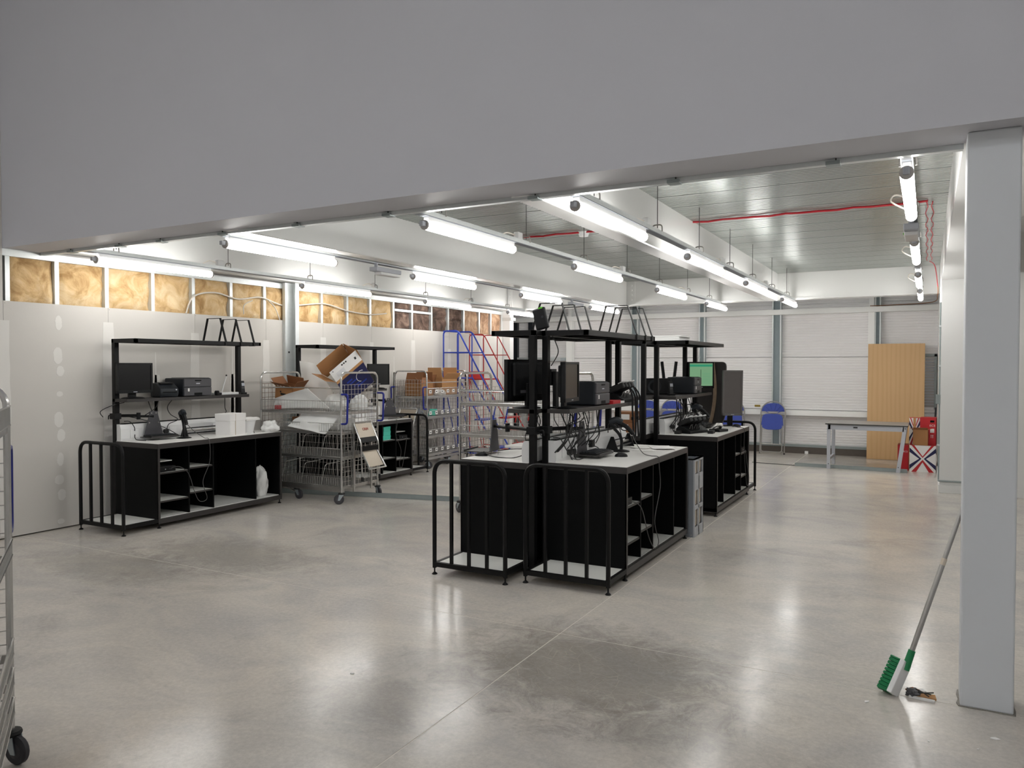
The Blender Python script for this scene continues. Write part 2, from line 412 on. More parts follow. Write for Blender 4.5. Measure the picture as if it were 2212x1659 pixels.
for k, (a, b) in enumerate(zip(ys[:-1], ys[1:])):
    m = M['insy'] if b <= 9.93 else (M['insb'] if b < 12.1 else M['insl'])
    if 9.9 < a < 10.9:
        batt(a + 0.02, b - 0.02, 2.16, 2.475, m, k); batt(a + 0.02, b - 0.02, 2.51, 2.62, m, k + 50)
    elif 10.9 < a < 12:
        batt(a + 0.02, b - 0.02, 2.16, 2.42, m, k); batt(a + 0.02, b - 0.02, 2.42, 2.63, m, k + 50)
    else:
        batt(a + 0.02, b - 0.02, 2.16, 2.63, m, k)
# galvanised post in front of the left wall
gp = struct(empty('trim_2'))
MB().box(XW, XW + 0.05, 7.50, 7.66, 0, 2.69).build('channel_web', M['galv'], gp)
MB().box(XW, XW + 0.13, 7.64, 7.665, 0, 2.69).build('channel_flange', M['galv'], gp)
MB().box(XW + 0.13, XW + 0.132, 7.60, 7.665, 0, 2.69).build('channel_lip', M['galv'], gp)
for z in (0.9, 1.78): MB().cyl((XW + 0.05, 7.56, z), (XW + 0.058, 7.56, z), 0.012, 8).build('bolt', M['rubberb'], gp)
# white steel column at the end of the left wall
cw = struct(empty('trim_3'))
MB().box(XW - 0.05, XW + 0.16, 13.47, 13.62, 0, 2.69).build('column_shaft', M['white'], cw)
MB().box(XW - 0.1, XW + 0.19, 13.46, 13.66, 2.5, 2.56).build('bracket', M['galv'], cw)

# back wall of ribbed cladding with rails and channels
wb = struct(MB().box(-10, XR + 0.5, YB + 0.12, YB + 0.3, 0, 3.3).build('wall_back', M['clad']))
def clad(x0, x1, z0, z1):
    P = []; p = 0.047; z = z0 + 0.004
    P.append((YB + 0.05, z0 + 0.004)); 
    while z + p < z1 - 0.004:
        P += [(YB + 0.03, z), (YB + 0.03, z + p * 0.62), (YB + 0.041, z + p * 0.72), (YB + 0.041, z + p * 0.92)]; z += p
    P += [(YB + 0.03, z), (YB + 0.03, z1 - 0.004), (YB + 0.05, z1 - 0.004)]
    b = MB(); n = len(P)
    b.add([(x0, y, zz) for y, zz in P] + [(x1, y, zz) for y, zz in P], [(i, i+1, n+i+1, n+i) for i in range(n-1)])
    return b.build('cladding_panel', M['clad'], wb)
bx = [-9.2, -6.62, -5.2, -3.84, -2.46, -0.8, XR + 0.05]
for a, b in zip(bx[:-1], bx[1:]):
    for z0, z1 in ((0.13, 0.80), (0.80, 1.76), (1.76, 2.72), (2.72, 3.2)):
        if b > 0 and z0 == 0.80:
            clad(a, b, 0.80, 0.9)                                   # window-like opening in the last bay
            clad(a, -0.33, 0.9, 1.76); continue
        clad(a, b, z0, z1)
MB().box(-0.33, 0.12, YB + 0.06, YB + 0.1, 0.9, 1.76).build('opening_back', M['alu'], wb)
for i in range(17): MB().box(-0.31, 0.10, YB + 0.045, YB + 0.06, 0.93 + i * 0.048, 0.955 + i * 0.048).build('louvre_slat', M['crate'], wb)
for x0, x1 in ((-0.35, -0.31), (0.09, 0.13)): MB().box(x0, x1, YB + 0.0, YB + 0.06, 0.86, 1.8).build('opening_jamb', M['galvd'], wb)
MB().box(-0.35, 0.13, YB + 0.0, YB + 0.06, 1.76, 1.80).build('opening_head', M['galvd'], wb)
MB().box(-9.2, XR, YB - 0.005, YB + 0.1, 0, 0.12).build('upstand', M['base'], wb)
MB().box(-9.2, XR, YB - 0.012, YB + 0.04, 0.12, 0.165).build('base_flashing', M['galvd'], wb)
MB().box(-9.2, -0.45, YB - 0.13, YB + 0.03, 0.70, 0.79).build('sill_rail', M['rail'], wb)
MB().box(-7.9, XR, YB - 0.16, YB + 0.03, 2.535, 2.625).build('head_rail', M['rail'], wb)
for x, wd in ((-5.2, 0.15), (-3.84, 0.12), (-2.46, 0.16), (-0.78, 0.1)):
    MB().box(x - wd/2, x + wd/2, YB - 0.03, YB + 0.03, 0.16, 3.1).build('channel', M['web'], wb)
    MB().box(x - wd/2, x - wd/2 + 0.022, YB - 0.075, YB - 0.03, 0.16, 3.1).build('channel_flange', M['galv'], wb)
    MB().box(x + wd/2 - 0.022, x + wd/2, YB - 0.075, YB - 0.03, 0.16, 3.1).build('channel_flange', M['galv'], wb)
for x, wd in ((-6.62, 0.13), (-0.88, 0.1)):
    MB().box(x - wd/2, x + wd/2, YB - 0.1, YB + 0.03, 0.16, 2.54).build('white_post', M['rail'], wb)
    MB().box(x - 0.04, x + 0.04, YB - 0.06, YB + 0.03, 2.6, 3.1).build('white_post', M['rail'], wb)
for x in (-7.92, -7.55): MB().box(x - 0.05, x + 0.05, YB - 0.06, YB + 0.03, 0.2, 2.54).build('dark_channel', M['dgrey'], wb)
MB().box(-7.9, -6.68, YB - 0.06, YB + 0.03, 1.7, 1.78).build('cross_rail', M['galv'], wb)
MB().box(-6.82, -6.72, YB - 0.09, YB - 0.06, 1.71, 1.77).build('rail_clamp', M['zinc'], wb)
MB().box(-2.86, -2.76, YB + 0.012, YB + 0.032, 0.835, 0.87).build('brass_plate', M['brass'], wb)

# right wall, nib wall, side bulkhead
wr = struct(MB().box(XR, XR + 0.2, 11.16, YB + 0.1, 0, 3.3).build('wall_right', M['white']))
wn = struct(MB().box(XR + 0.0005, 7, 11.1, 11.25, 0, 6).build('wall_nib', M['white']))
struct(MB().box(XR - 0.012, 7, 11.082, 11.1, 0, 0.10).build('baseboard_nib', M['white'], None, bevel=0.003))
struct(MB().box(XR - 0.012, XR, 11.1, YB, 0, 0.10).build('baseboard_right', M['white']))
struct(MB().box(XR, XR + 0.45, 4.36, 11.1, ZH, 3.3).build('wall_bulkhead', M['beam']))
# ceiling deck: one panel every half metre
ce = struct(MB().box(XW - 0.2, XR + 0.1, 4.3, YB + 0.1, 3.2, 3.3).build('ceiling', M['galvd']))
P = [(0.0, ZD + 0.035), (0.012, ZD + 0.035), (0.018, ZD)]
for k in range(9):
    y = 0.026 + k * 0.052
    P += [(y, ZD), (y + 0.034, ZD), (y + 0.038, ZD + 0.014), (y + 0.048, ZD + 0.014)]
P += [(0.494, ZD), (0.5, ZD + 0.035)]
b = MB(); n = len(P); b.add([(XW - 0.15, y, z) for y, z in P] + [(XR + 0.02, y, z) for y, z in P], [(i, i+1, n+i+1, n+i) for i in range(n-1)])
dp = b.build('deck_panel', M['deck'], ce); dp.location = (0, 4.3, 0)
for k in range(1, 18): share(dp, ce, (0, 4.3 + 0.5 * k, 0))
struct(MB().box(-10, 7, -6, 4.02, 5.3, 5.45).build('ceiling_hall', M['white']))
struct(MB().box(7, 7.2, -6, 11.25, 0, 6).build('wall_hall_right', M['white']))
struct(MB().box(XW, 7, -6.2, -6, 0, 6).build('wall_hall_back', M['white']))
struct(MB().box(XR + 0.45, 7, 4.36, 11.1, 3.2, 3.3).build('ceiling_side', M['white']))
# downstand beams
def ibeam(name, x0, x1, y0, y1, z0):
    o = struct(MB().box(x0, x1, y0, y1, z0, 3.18).build(name, M['beam'], bevel=0.012)); return o
b1 = ibeam('beam_1', -2.37, -2.20, 4.36, 13.3, ZBM)
b2 = ibeam('beam_2', -4.99, -4.82, 4.36, 13.3, ZBM)
b3 = ibeam('beam_3', XW - 0.05, XW + 0.17, 4.36, 13.5, 2.70)
fb = struct(MB().box(-8.4, XR, 13.3, 13.46, 2.70, 3.19).build('beam_4', M['beam'], bevel=0.012))
fm = struct(MB().box(-8.4, XR, 13.28, 13.52, 2.69, 2.71).build('beam_flange_1', M['beam']))
for x in (XW + 0.25, -4.72, -2.10):
    MB().box(x - 0.06, x + 0.06, 13.288, 13.302, 2.72, 3.12).build('end_plate', M['beam'], fb)
    for i in range(4): MB().cyl((x, 13.288, 2.79 + i * 0.085), (x, 13.268, 2.79 + i * 0.085), 0.016, 6).build('bolt', M['white'], fb)
# white steel column in the opening
co = struct(MB().box(0.148, 0.362, 4.16, 4.35, 0, ZH).build('column_1', M['column'], bevel=0.008))
random.seed(3)
P = [(0.142, 4.155), (0.2, 4.15), (0.26, 4.156), (0.31, 4.149), (0.37, 4.152), (0.374, 4.2), (0.368, 4.357), (0.142, 4.36), (0.136, 4.3), (0.143, 4.24), (0.134, 4.19)]
MB().prism(P, 'z', -0.002, 0.004).build('base_grout', M['grout'], co)
# conduit on the nib wall corner
cd = thing('conduit', 'grey steel conduit with a switch box running down the white wall corner', 'conduit', (0, 0, 0))
MB().tube(fillet([(XR - 0.012, 11.13, 2.4), (XR - 0.012, 11.13, 0.15), (XR - 0.012, 11.087, 0.15), (XR + 0.35, 11.087, 0.15)], 0.02), 0.011, 6).build('pipe', M['galvd'], cd, smooth=True)
MB().box(XR - 0.05, XR + 0.0, 11.10, 11.17, 1.12, 1.24).build('switch_box', M['galvd'], cd, bevel=0.004)
for z in (2.1, 1.6, 0.6): MB().box(XR - 0.03, XR, 11.115, 11.145, z - 0.012, z + 0.012).build('saddle_clip', M['galv'], cd)

# ---------------------------------------------------------------- lighting rows
def fitting_proto(tm, label, group):
    t = thing('tube_light', label, 'light', (0, 0, 0), 0, group)
    MB().box(-0.024, 0.024, 0.02, 1.31, 2.622, 2.662).build('body', M['wplastic'], t, bevel=0.006)
    pr = [(0.012, 0.0), (0.026, 0.004), (0.032, 0.02), (0.034, 0.05), (0.034, 1.28), (0.032, 1.31), (0.026, 1.326), (0.012, 1.33)]
    ax = Matrix.Rotation(R(-90), 3, 'X')
    MB().lathe(pr, (0, 0, 2.598), 14, ax).build('diffuser', tm, t, smooth=True)
    MB().box(-0.016, 0.016, -0.045, 0.0, 2.585, 2.62).build('end_plug', M['greyf'], t, bevel=0.005)
    MB().lathe([(0.030, -0.006), (0.0352, -0.003), (0.0352, 0.008)], (0, 0, 2.598), 14, ax).build('end_cap', M['capg'], t, smooth=True)
    MB().lathe([(0.0352, 1.32), (0.0352, 1.334), (0.030, 1.337)], (0, 0, 2.598), 14, ax).build('end_cap', M['capg'], t, smooth=True)
    return t
ROWS = [(-6.9, [4.54, 7.26, 9.94, 12.62]), (-5.08, [4.46, 7.08, 9.68, 12.22]), (-3.15, [4.53, 7.15, 9.85, 12.42]), (-1.95, [4.44, 6.99, 9.56, 12.18]), (-0.11, [4.49, 7.05, 9.57, 11.7])]
where = ['by the wool-filled wall', 'between wool wall and centre benches', 'above the paired centre benches', 'beside the bare white beam', 'beside the white bulkhead']
proto = None
for ri, (x, ystart) in enumerate(ROWS):
    tr = thing('lighting_trunking', 'galvanised lighting trunking on wires ' + where[ri], 'trunking', (x, 0, 0), 0, 'lighting trunking rows')
    MB().box(-0.028, 0.028, 4.42, 13.26, 2.664, 2.70).build('channel', M['galv'], tr)
    MB().box(-0.030, 0.030, 4.42, 13.26, 2.660, 2.666).build('cover_strip', M['crated'], tr)
    k = 0
    for y in (4.75, 6.1, 7.4, 8.7, 9.95, 11.3, 12.6):
        w = MB(); w.cyl((0, y, 2.72), (0, y, ZD + 0.02), 0.0035, 5); w.build('suspension_wire', M['gcable'], tr)
        MB().tube(fillet([(-0.04, y, 2.69), (-0.04, y, 2.745), (0.04, y, 2.745), (0.04, y, 2.69)], 0.035), 0.006, 6).build('hanger', M['alu'], tr, smooth=True)
    for yi, y in enumerate(ystart[:3]):
        yy = y + 1.42
        MB().box(-0.05, 0.0, yy, yy + 0.09, 2.70, 2.77).build('junction_box', M['wplastic'], tr, bevel=0.01)
        MB().tube(spline([(-0.03, yy, 2.74), (-0.1, yy - 0.04, 2.76), (-0.12, yy - 0.12, 2.70), (-0.02, yy - 0.1, 2.64)]), 0.006, 5).build('flex', M['wcable'], tr, smooth=True)
    for i, y in enumerate(ystart):
        lab = 'lit tube light ' + where[ri] + [', closest to the header', ', second from the header', ', third from the header', ', furthest from the header'][i]
        if proto is None:
            proto = fitting_proto(M['tube'], lab, 'lit tube lights'); proto.location = (x, y, 0)
        else: dup(proto, (x, y, 0), 0, lab, 'lit tube lights')
# hall lights above and behind, same kind of batten, hung high
hp = fitting_proto(M['htube'], 'lit tube light of the hall in front of the opening', 'hall tube lights')
first = True; hn = 0
for x in (-6.0, -4.0, -2.0, 0.0, 2.0):
    for y in (-4.5, -1.6):
        if first: q = hp; hp.location = (x, y, 2.64); first = False
        else: q = dup(hp, (x, y, 2.64))
        hn += 1; q.name = 'hall_tube_light_%d_offscreen' % hn
        for ch in q.children:
            if ch.name.startswith(('diffuser', 'hall_tube')): ch.name = 'hall_tube_diffuser_%d_offscreen' % hn
# emergency fittings, detector and red alarm cable
for (x, y, lab) in ((-5.08, 6.35, 'small grey emergency light unit hung under the trunking beside the wool-filled wall'), (-5.08, 11.35, 'small grey emergency light unit hung under the trunking above the wire trolleys'), (-0.14, 6.25, 'small grey emergency light unit hung in the row beside the white bulkhead')):
    t = thing('emergency_light', lab, 'light', (x + 0.02, y, 2.55))
    MB().box(-0.05, 0.05, 0, 0.42, 0.03, 0.075).build('case', M['greyf'], t, bevel=0.006)
    MB().box(-0.045, 0.045, 0.08, 0.41, 0.0, 0.03).build('lens', M['wplastic'], t, bevel=0.006)
    MB().box(-0.055, -0.05, 0.15, 0.18, 0.02, 0.03).build('indicator', M['glime'], t)
    MB().cyl((0, 0.05, 0.075), (0, 0.05, 0.12), 0.02, 8).build('bracket', M['greyf'], t)
t = thing('smoke_detector', 'round white smoke detector on the metal deck by red cable', 'detector', (-3.45, 8.1, ZD))
MB().lathe([(0.03, -0.06), (0.05, -0.055), (0.062, -0.02), (0.07, -0.012), (0.07, 0.0)], n=16).build('housing', M['wplastic'], t, smooth=True)
t = thing('alarm_cable', 'red alarm cable clipped across the metal deck and down the bulkhead', 'cable')
for x0, x1 in ((XW + 0.2, -5.0), (-4.81, -2.38), (-2.19, -0.02)):
    MB().tube([(x0 + (x1-x0)*i/14, 8.05 + 0.018*math.sin(i*1.7), ZD - 0.012 - 0.006*(i % 2)) for i in range(15)], 0.011, 6).build('cable_run', M['redcable'], t, smooth=True)
for s in (0, 1):
    MB().tube([(-0.03 + s*0.05 + 0.012*math.sin(i*1.3 + s*PI), 8.05 + 0.3*i/2, ZD - 0.02 - 0.012*(i % 2)) for i in range(30)], 0.005, 5).build('cable_run', M['redcable'], t, smooth=True)
MB().tube(spline([(0.0, 12.5, ZD - 0.03), (0.07, 12.75, ZD - 0.08), (0.11, 12.8, 2.75)]), 0.006, 5).build('cable_run', M['redcable'], t, smooth=True)
MB().tube(spline([(0.11, 12.8, 2.75), (0.11, 13.2, 2.66), (0.05, 14.6, 2.66), (-0.5, 14.72, 2.645), (-0.9, 14.73, 2.64)]), 0.007, 5).build('cable_run', M['cardd'], t, smooth=True)
t = thing('data_cable', 'loose white cable strung through the studs over the wool batts', 'cable')
MB().tube(spline([(XW + 0.004, 6.0, 2.2), (XW + 0.012, 6.1, 2.4), (XW + 0.015, 6.4, 2.47), (XW + 0.012, 6.75, 2.42), (XW + 0.012, 7.1, 2.47), (XW + 0.002, 7.36, 2.42), (XW - 0.011, 7.48, 2.40), (XW - 0.012, 7.58, 2.40), (XW - 0.011, 7.69, 2.41), (XW + 0.004, 7.82, 2.42), (XW + 0.015, 8.3, 2.47), (XW + 0.012, 8.8, 2.40), (XW + 0.014, 9.3, 2.38), (XW + 0.01, 9.7, 2.42)]), 0.009, 6).build('cable_run', M['wcable'], t, smooth=True)
MB().tube(spline([(XW + 0.012, 7.25, 2.44), (XW + 0.014, 7.36, 2.35), (XW + 0.012, 7.44, 2.2)]), 0.007, 6).build('cable_tail', M['wcable'], t, smooth=True)
MB().tube(spline([(XW + 0.012, 6.98, 2.42), (XW + 0.018, 6.84, 2.35), (XW + 0.02, 6.83, 2.24)]), 0.007, 6).build('cable_tail', M['wcable'], t, smooth=True)
# ---------------------------------------------------------------- packing benches
BL = 1.64
def bench(label, bx_, by_, sx, sy, zt, W=0.65, pin=False):
    """front faces sx*X; hoop bay at the sy side: local y runs from the hoop end"""
    t = thing('packing_bench', label, 'workbench', (bx_, by_, 0), 0, 'black packing benches')
    S = Matrix.Diagonal((sx, sy, 1, 1))
    def B(): return MB(S)
    p0, p1 = (0.0, 0.046) if pin else (-0.05, -0.002)
    B().box(0.0, W, 0, BL, zt - 0.052, zt - 0.003).build('worktop_frame', M['edge'], t, bevel=0.002)
    B().box(0.004, W - 0.004, 0.004, BL - 0.004, zt - 0.003, zt).build('worktop', M['wtop'], t)
    for y in (0.0, BL - 0.02): B().box(0.0, W - 0.004, y, y + 0.02, 0.05, zt - 0.052).build('end_panel', M['blackb'], t)
    B().box(0.0, 0.015, 0.02, BL - 0.02, 0.06, zt - 0.052).build('back_panel', M['blackb'], t)
    for y in (0.375, 0.68, 1.265): B().box(0.015, W - 0.02, y - 0.008, y + 0.008, 0.1, zt - 0.052).build('divider', M['blackb'], t)
    for y0, y1, z in ((0.02, 0.367, 0.53), (0.02, 0.367, 0.25), (0.383, 0.672, 0.545), (0.383, 0.672, 0.29)):
        s = B().box(0.02, W - 0.03, y0, y1, z, z + 0.012).build('shelf', M['wshelf'], t)
        B().box(W - 0.03, W - 0.026, y0, y1, z - 0.004, z + 0.012).build('shelf_edge', M['edge'], s)
    B().box(0.35, W - 0.12, 0.02, 0.25, 0.638, 0.648).build('device_shelf', M['wshelf'], t)
    B().box(0.015, W - 0.03, 0.02, BL - 0.02, 0.085, 0.1).build('base_board', M['wshelf'], t)
    f = B(); f.box(W - 0.03, W, 0, BL, 0.045, 0.092); f.box(0, 0.03, 0, BL, 0.045, 0.092); f.box(0.03, W - 0.03, 0, 0.03, 0.045, 0.085); f.box(0.03, W - 0.03, BL - 0.03, BL, 0.045, 0.085)
    f.build('base_frame', M['edge'], t)
    B().box(W - 0.012, W, 0.0, 0.022, 0.09, zt - 0.05).build('front_stile', M['edge'], t)
    B().box(W - 0.012, W, BL - 0.022, BL, 0.09, zt - 0.05).build('front_stile', M['edge'], t)
    for x in (0.03, W - 0.02):
        for y in (0.02, BL - 0.02):
            ft = B(); ft.cyl((x, y, 0.012), (x, y, 0.05), 0.006, 8); ft.lathe([(0.02, 0), (0.021, 0.004), (0.009, 0.014)], (x, y, 0), 10); ft.build('foot', M['black'], t, smooth=True)
    # posts and upper shelves
    for y in (0.0, BL - 0.05): B().box(p0, p1, y, y + 0.05, 0.0, 1.835).build('post', M['black'], t, bevel=0.003)
    f = B(); f.box(p0, 0.33, 0, 0.03, 1.835, 1.873); f.box(p0, 0.33, BL - 0.03, BL, 1.835, 1.873); f.box(p0, p0 + 0.03, 0, BL, 1.835, 1.873); f.box(0.30, 0.33, 0, BL, 1.835, 1.873)
    for y in (0.45, 0.9, 1.3): f.box(-0.022, 0.30, y, y + 0.025, 1.835, 1.86)
    f.build('top_shelf_frame', M['black'], t)
    B().box(p0 + 0.002, 0.328, 0.002, BL - 0.002, 1.866, 1.875).build('top_shelf', M['edge'], t)
    B().box(p0 + 0.002, 0.185, 0.0, BL - 0.05, 1.232, 1.265).build('equipment_shelf', M['edge'], t, bevel=0.002)
    # cable trunking with sockets
    P = [(0.0, zt), (0.062, zt), (0.066, zt + 0.02), (0.066, zt + 0.12), (0.05, zt + 0.165), (0.0, zt + 0.168)]
    ct = B().prism([(x, z) for x, z in P], 'y', 0.055 if pin else 0.012, BL - 0.055).build('cable_trunking', M['wplastic'], t)
    for y in (0.16, 0.42, 0.62, 1.2):
        B().box(0.066, 0.074, y - 0.045, y + 0.045, zt + 0.025, zt + 0.11).build('socket', M['socket'], ct, bevel=0.002)
    B().box(-0.002, 0.05, 0.05, BL - 0.06, zt + 0.168, zt + 0.175).build('trunking_gasket', M['blackb'], ct)
    # hoop bay
    d = -0.375
    hz = zt + 0.025
    B().tube(fillet([(0.0, d, 0.05), (0.0, d, hz), (W, d, hz), (W, d, 0.05)], 0.11, 8), 0.0165, 8).build('hoop', M['black'], t, smooth=True)
    for k in (1, 2, 3): B().box(W*k/4 - 0.011, W*k/4 + 0.011, d - 0.011, d + 0.011, 0.09, hz - 0.01).build('hoop_bar', M['black'], t)
    f = B(); f.box(0, W, d - 0.014, d + 0.014, 0.06, 0.095); f.box(-0.0, 0.028, d, 0.0, 0.06, 0.095); f.box(W - 0.028, W, d, 0.0, 0.06, 0.095); f.box(0.028, W - 0.028, -0.03, 0, 0.06, 0.09)
    f.build('tray_frame', M['black'], t)
    B().box(0.02, W - 0.02, d + 0.012, -0.005, 0.082, 0.092).build('tray_board', M['wshelf'], t)
    for x in (0.0, W):
        ft = B(); ft.cyl((x, d, 0.012), (x, d, 0.06), 0.006, 8); ft.lathe([(0.021, 0), (0.022, 0.004), (0.009, 0.016)], (x, d, 0), 10); ft.build('foot', M['black'], t, smooth=True)
    return t
AX, AY, BY = -2.60, 5.40, 5.28
bench('black packing bench with a hoop bay beside the grey crate', AX, AY, 1, 1, 0.85)
bench('black packing bench standing back to back with the bench by the grey crate', -2.705, BY, -1, 1, 0.85, 0.62)
A2Y = 8.18 + BL
bench('black packing bench with charging dock on top, behind the grey crate', AX, A2Y, 1, -1, 0.85)
bench('black packing bench back to back with the charging dock bench, brown parcels on it', -2.705, 7.9 + BL, -1, -1, 0.85, 0.62)
LX, LY = -7.28, 4.98
bench('black packing bench by the plasterboard wall with a white lidded box on it', LX, LY, 1, 1, 0.835)
L2Y = 7.58 + BL
bench('black packing bench by the plasterboard wall with teal boxes in a bay', LX, L2Y, 1, -1, 0.835)

# shelf dividers: flat bar A-frames clipped over the top shelf
def divider(loc, sx, label, m):
    t = thing('shelf_divider', label, 'divider', loc, 0, 'black shelf dividers')
    S = Matrix.Diagonal((sx, 1, 1, 1))
    b = MB(S); w = 0.010
    def bar(p, q):
        p = Vector(p); q = Vector(q); d = (q - p); L_ = d.length
        ang = math.atan2(d.x, d.z)
        b.obox((p + q) / 2, (0.006, 0.026, L_), Matrix.Rotation(ang, 3, 'Y'))
    bar((-0.055, 0, 0.0), (0.02, 0, 0.262)); bar((0.02, 0, 0.262), (0.225, 0, 0.262)); bar((0.225, 0, 0.262), (0.312, 0, 0.0))
    b.build('frame', m, t)
    MB(S).box(0.313, 0.319, -0.011, 0.011, -0.043, 0.005).build('hook', M['black'], t)
    MB(S).box(0.24, 0.319, -0.011, 0.011, -0.046, -0.041).build('hook', M['black'], t)
    return t
DV = ('first from the hoop end', 'middle one', 'last from the hoop end')
for y, od in zip((1.12, 1.34, 1.53), DV): divider((LX + 0.0215, LY + y, 1.875), 1, 'black A-frame shelf divider above the white lidded box, ' + od, M['black'])
for y, od in zip((1.12, 1.36, 1.54), DV): divider((AX + 0.0215, AY + y, 1.875), 1, 'black A-frame divider above the laser printer by the grey crate, ' + od, M['black'])
for y, od in zip((0.70, 0.96, 1.2), DV): divider((-2.7265, BY + y, 1.875), -1, 'black A-frame shelf divider above the yellow-stickered monitor, ' + od, M['black'])

# ---------------------------------------------------------------- wire trolleys
def trolley(label, loc, rotz, steps=True, prices=False, levels=(0.2, 0.54, 0.83, 1.06), toplip=0.13, L=1.27, W=0.68, H=1.52, inner=True, side_rail=True, word='CR04', lowlip=0.1):
    t = thing('wire_trolley', label, 'trolley', loc, rotz, 'chrome wire trolleys')
    r = 0.0135
    for x, nm in ((0.0, 'end_frame'), (L, 'end_frame')):
        b = MB(); b.tube(fillet([(x, 0, 0.13), (x, 0, H), (x, W, H), (x, W, 0.13)], 0.09, 6), r, 8)
        e = b.build(nm, M['chrome'], t, smooth=True)
        g = MB(); w = 0.0022
        ny = 11
        for k in range(1, ny): g.box(x - w, x + w, W*k/ny - w, W*k/ny + w, 0.2, H - 0.14)
        nz = 21
        for k in range(nz + 1):
            z = 0.2 + (H - 0.34) * k / nz; g.box(x - w + 0.003, x + w + 0.003, 0.0, W, z - w, z + w)
        g.build('wire_panel', M['chrome'], e)
    # back panel
    g = MB(); w = 0.002
    for k in range(1, 22): g.box(L*k/22 - w, L*k/22 + w, W - 0.012 - w, W - 0.012 + w, 0.2, H - 0.16)
    for k in range(15):
        z = 0.2 + (H - 0.36) * k / 14; g.box(0, L, W - 0.008 - w, W - 0.008 + w, z - w, z + w)
    g.build('back_wire_panel', M['chrome'], t)
    if side_rail:
        MB().tube([(0, 0.0, H - 0.18), (L, 0.0, H - 0.18)], 0.008, 6).build('side_rail', M['chrome'], t, smooth=True)
    for li, z in enumerate(levels):
        f = MB(); f.box(0.012, L - 0.012, 0.0, 0.012, z - 0.03, z + 0.004); f.box(0.012, L - 0.012, W - 0.012, W, z - 0.03, z + 0.004)
        f.box(0.0, 0.014, 0, W, z - 0.03, z + 0.004); f.box(L - 0.014, L, 0, W, z - 0.03, z + 0.004)
        s = f.build('shelf', M['chromed'], t)
        g = MB(); w = 0.0025
        for k in range(1, 24): g.box(0.012, L - 0.012, W*k/24 - w, W*k/24 + w, z, z + 0.005)
        for k in range(1, 8): g.box(L*k/8 - 0.003, L*k/8 + 0.003, 0, W, z - 0.006, z)
        g.build('shelf_wires', M['chromed'], s)
        lip = toplip if li == len(levels) - 1 else lowlip
        g = MB(); w = 0.0018
        n = 48 if li == len(levels) - 1 else 36
        for k in range(n + 1): g.box(0.01 + (L - 0.02)*k/n - w, 0.01 + (L - 0.02)*k/n + w, -0.012 - w, -0.012 + w, z, z + lip)
        g.tube([(0.005, -0.012, z + lip), (L - 0.005, -0.012, z + lip)], 0.0045, 5); g.tube([(0.005, -0.012, z + 0.004), (L - 0.005, -0.012, z + 0.004)], 0.004, 5)
        g.build('front_lip', M['chrome'], s)
        if inner and li in (0, 1):
            for k in range(1, 4):
                x = L * k / 4 + 0.03
                g = MB(); g.tube(fillet([(x - 0.05, 0.03, z), (x, 0.05, z + 0.24), (x + 0.04, W - 0.06, z + 0.27), (x, W - 0.05, z)], 0.03), 0.0035, 5)
                for q in range(1, 9):
                    y = 0.05 + (W - 0.12)*q/9; g.tube([(x - 0.05*(1 - q/9), y, z), (x + 0.04*q/9, y, z + 0.24 + 0.03*q/9)], 0.002, 4)
                g.build('wire_divider', M['chrome'], s)
        if prices:
            for k in range(7):
                x = 0.12 + k * 0.165
                MB().box(x - 0.032, x + 0.032, -0.024, -0.019, z + lip*0.4, z + lip*0.4 + 0.05).build('price_tag', M['wcard'], s)
                MB().box(x - 0.017, x + 0.017, -0.0252, -0.024, z + lip*0.4 + 0.018, z + lip*0.4 + 0.032).build('tag_print', M['inky'], s)
    # underframe
    f = MB(); f.box(0, L, 0.02, 0.05, 0.13, 0.17); f.box(0, L, W - 0.05, W - 0.02, 0.13, 0.17); f.build('underframe', M['chromed'], t)
    def caster(x, y, ang, rad=0.058):
        c = MB(); c.lathe([(0.012, 0.135), (0.036, 0.133), (0.04, 0.122), (0.036, 0.114)], (x, y, 0), 14); o = c.build('caster', M['rubberb'], t, smooth=True)
        d = Vector((math.cos(ang), math.sin(ang), 0)); n = Vector((-d.y, d.x, 0)); p = Vector((x, y, 0)) + d * 0.03
        f = MB()
        for s in (-1, 1): 
            a = p + n * s * 0.019
            q = [Vector((x, y, 0.114)) + n*s*0.019 - d*0.025, Vector((x, y, 0.114)) + n*s*0.019 + d*0.03, a + Vector((0, 0, rad - 0.012)) + d*0.014, a + Vector((0, 0, rad - 0.012)) - d*0.008]
            f.add(q + [v + n*s*0.004 for v in q], [(0,1,2,3),(7,6,5,4),(0,4,5,1),(1,5,6,2),(2,6,7,3),(3,7,4,0)])
        f.build('fork', M['zinc'], o)
        wm = MB(); wm.lathe([(rad*0.6, -0.014), (rad - 0.006, -0.014), (rad, -0.008), (rad, 0.008), (rad - 0.006, 0.014), (rad*0.6, 0.014)], p + Vector((0, 0, rad)), 20, Matrix.Rotation(ang, 3, 'Z') @ Matrix.Rotation(R(90), 3, 'X'))
        wm.build('wheel', M['rubber'], o, smooth=True)
        wm = MB(); wm.lathe([(0.012, -0.018), (rad*0.6, -0.0135), (rad*0.6, 0.0135), (0.012, 0.018)], p + Vector((0, 0, rad)), 14, Matrix.Rotation(ang, 3, 'Z') @ Matrix.Rotation(R(90), 3, 'X'))
        wm.build('hub', M['mgrey'], o, smooth=True)
    caster(0.0, 0.0, 2.6); caster(0.0, W, -2.3); caster(L, 0.0, -2.4); caster(L, W, -0.4)
    for y in (0.05, W - 0.05):
        caster(L*0.42, y, 0.0)
        MB().tube([(L*0.42 - 0.25, y, 0.15), (L*0.42 + 0.02, y, 0.075)], 0.009, 6).build('axle_arm', M['chrome'], t, smooth=True)
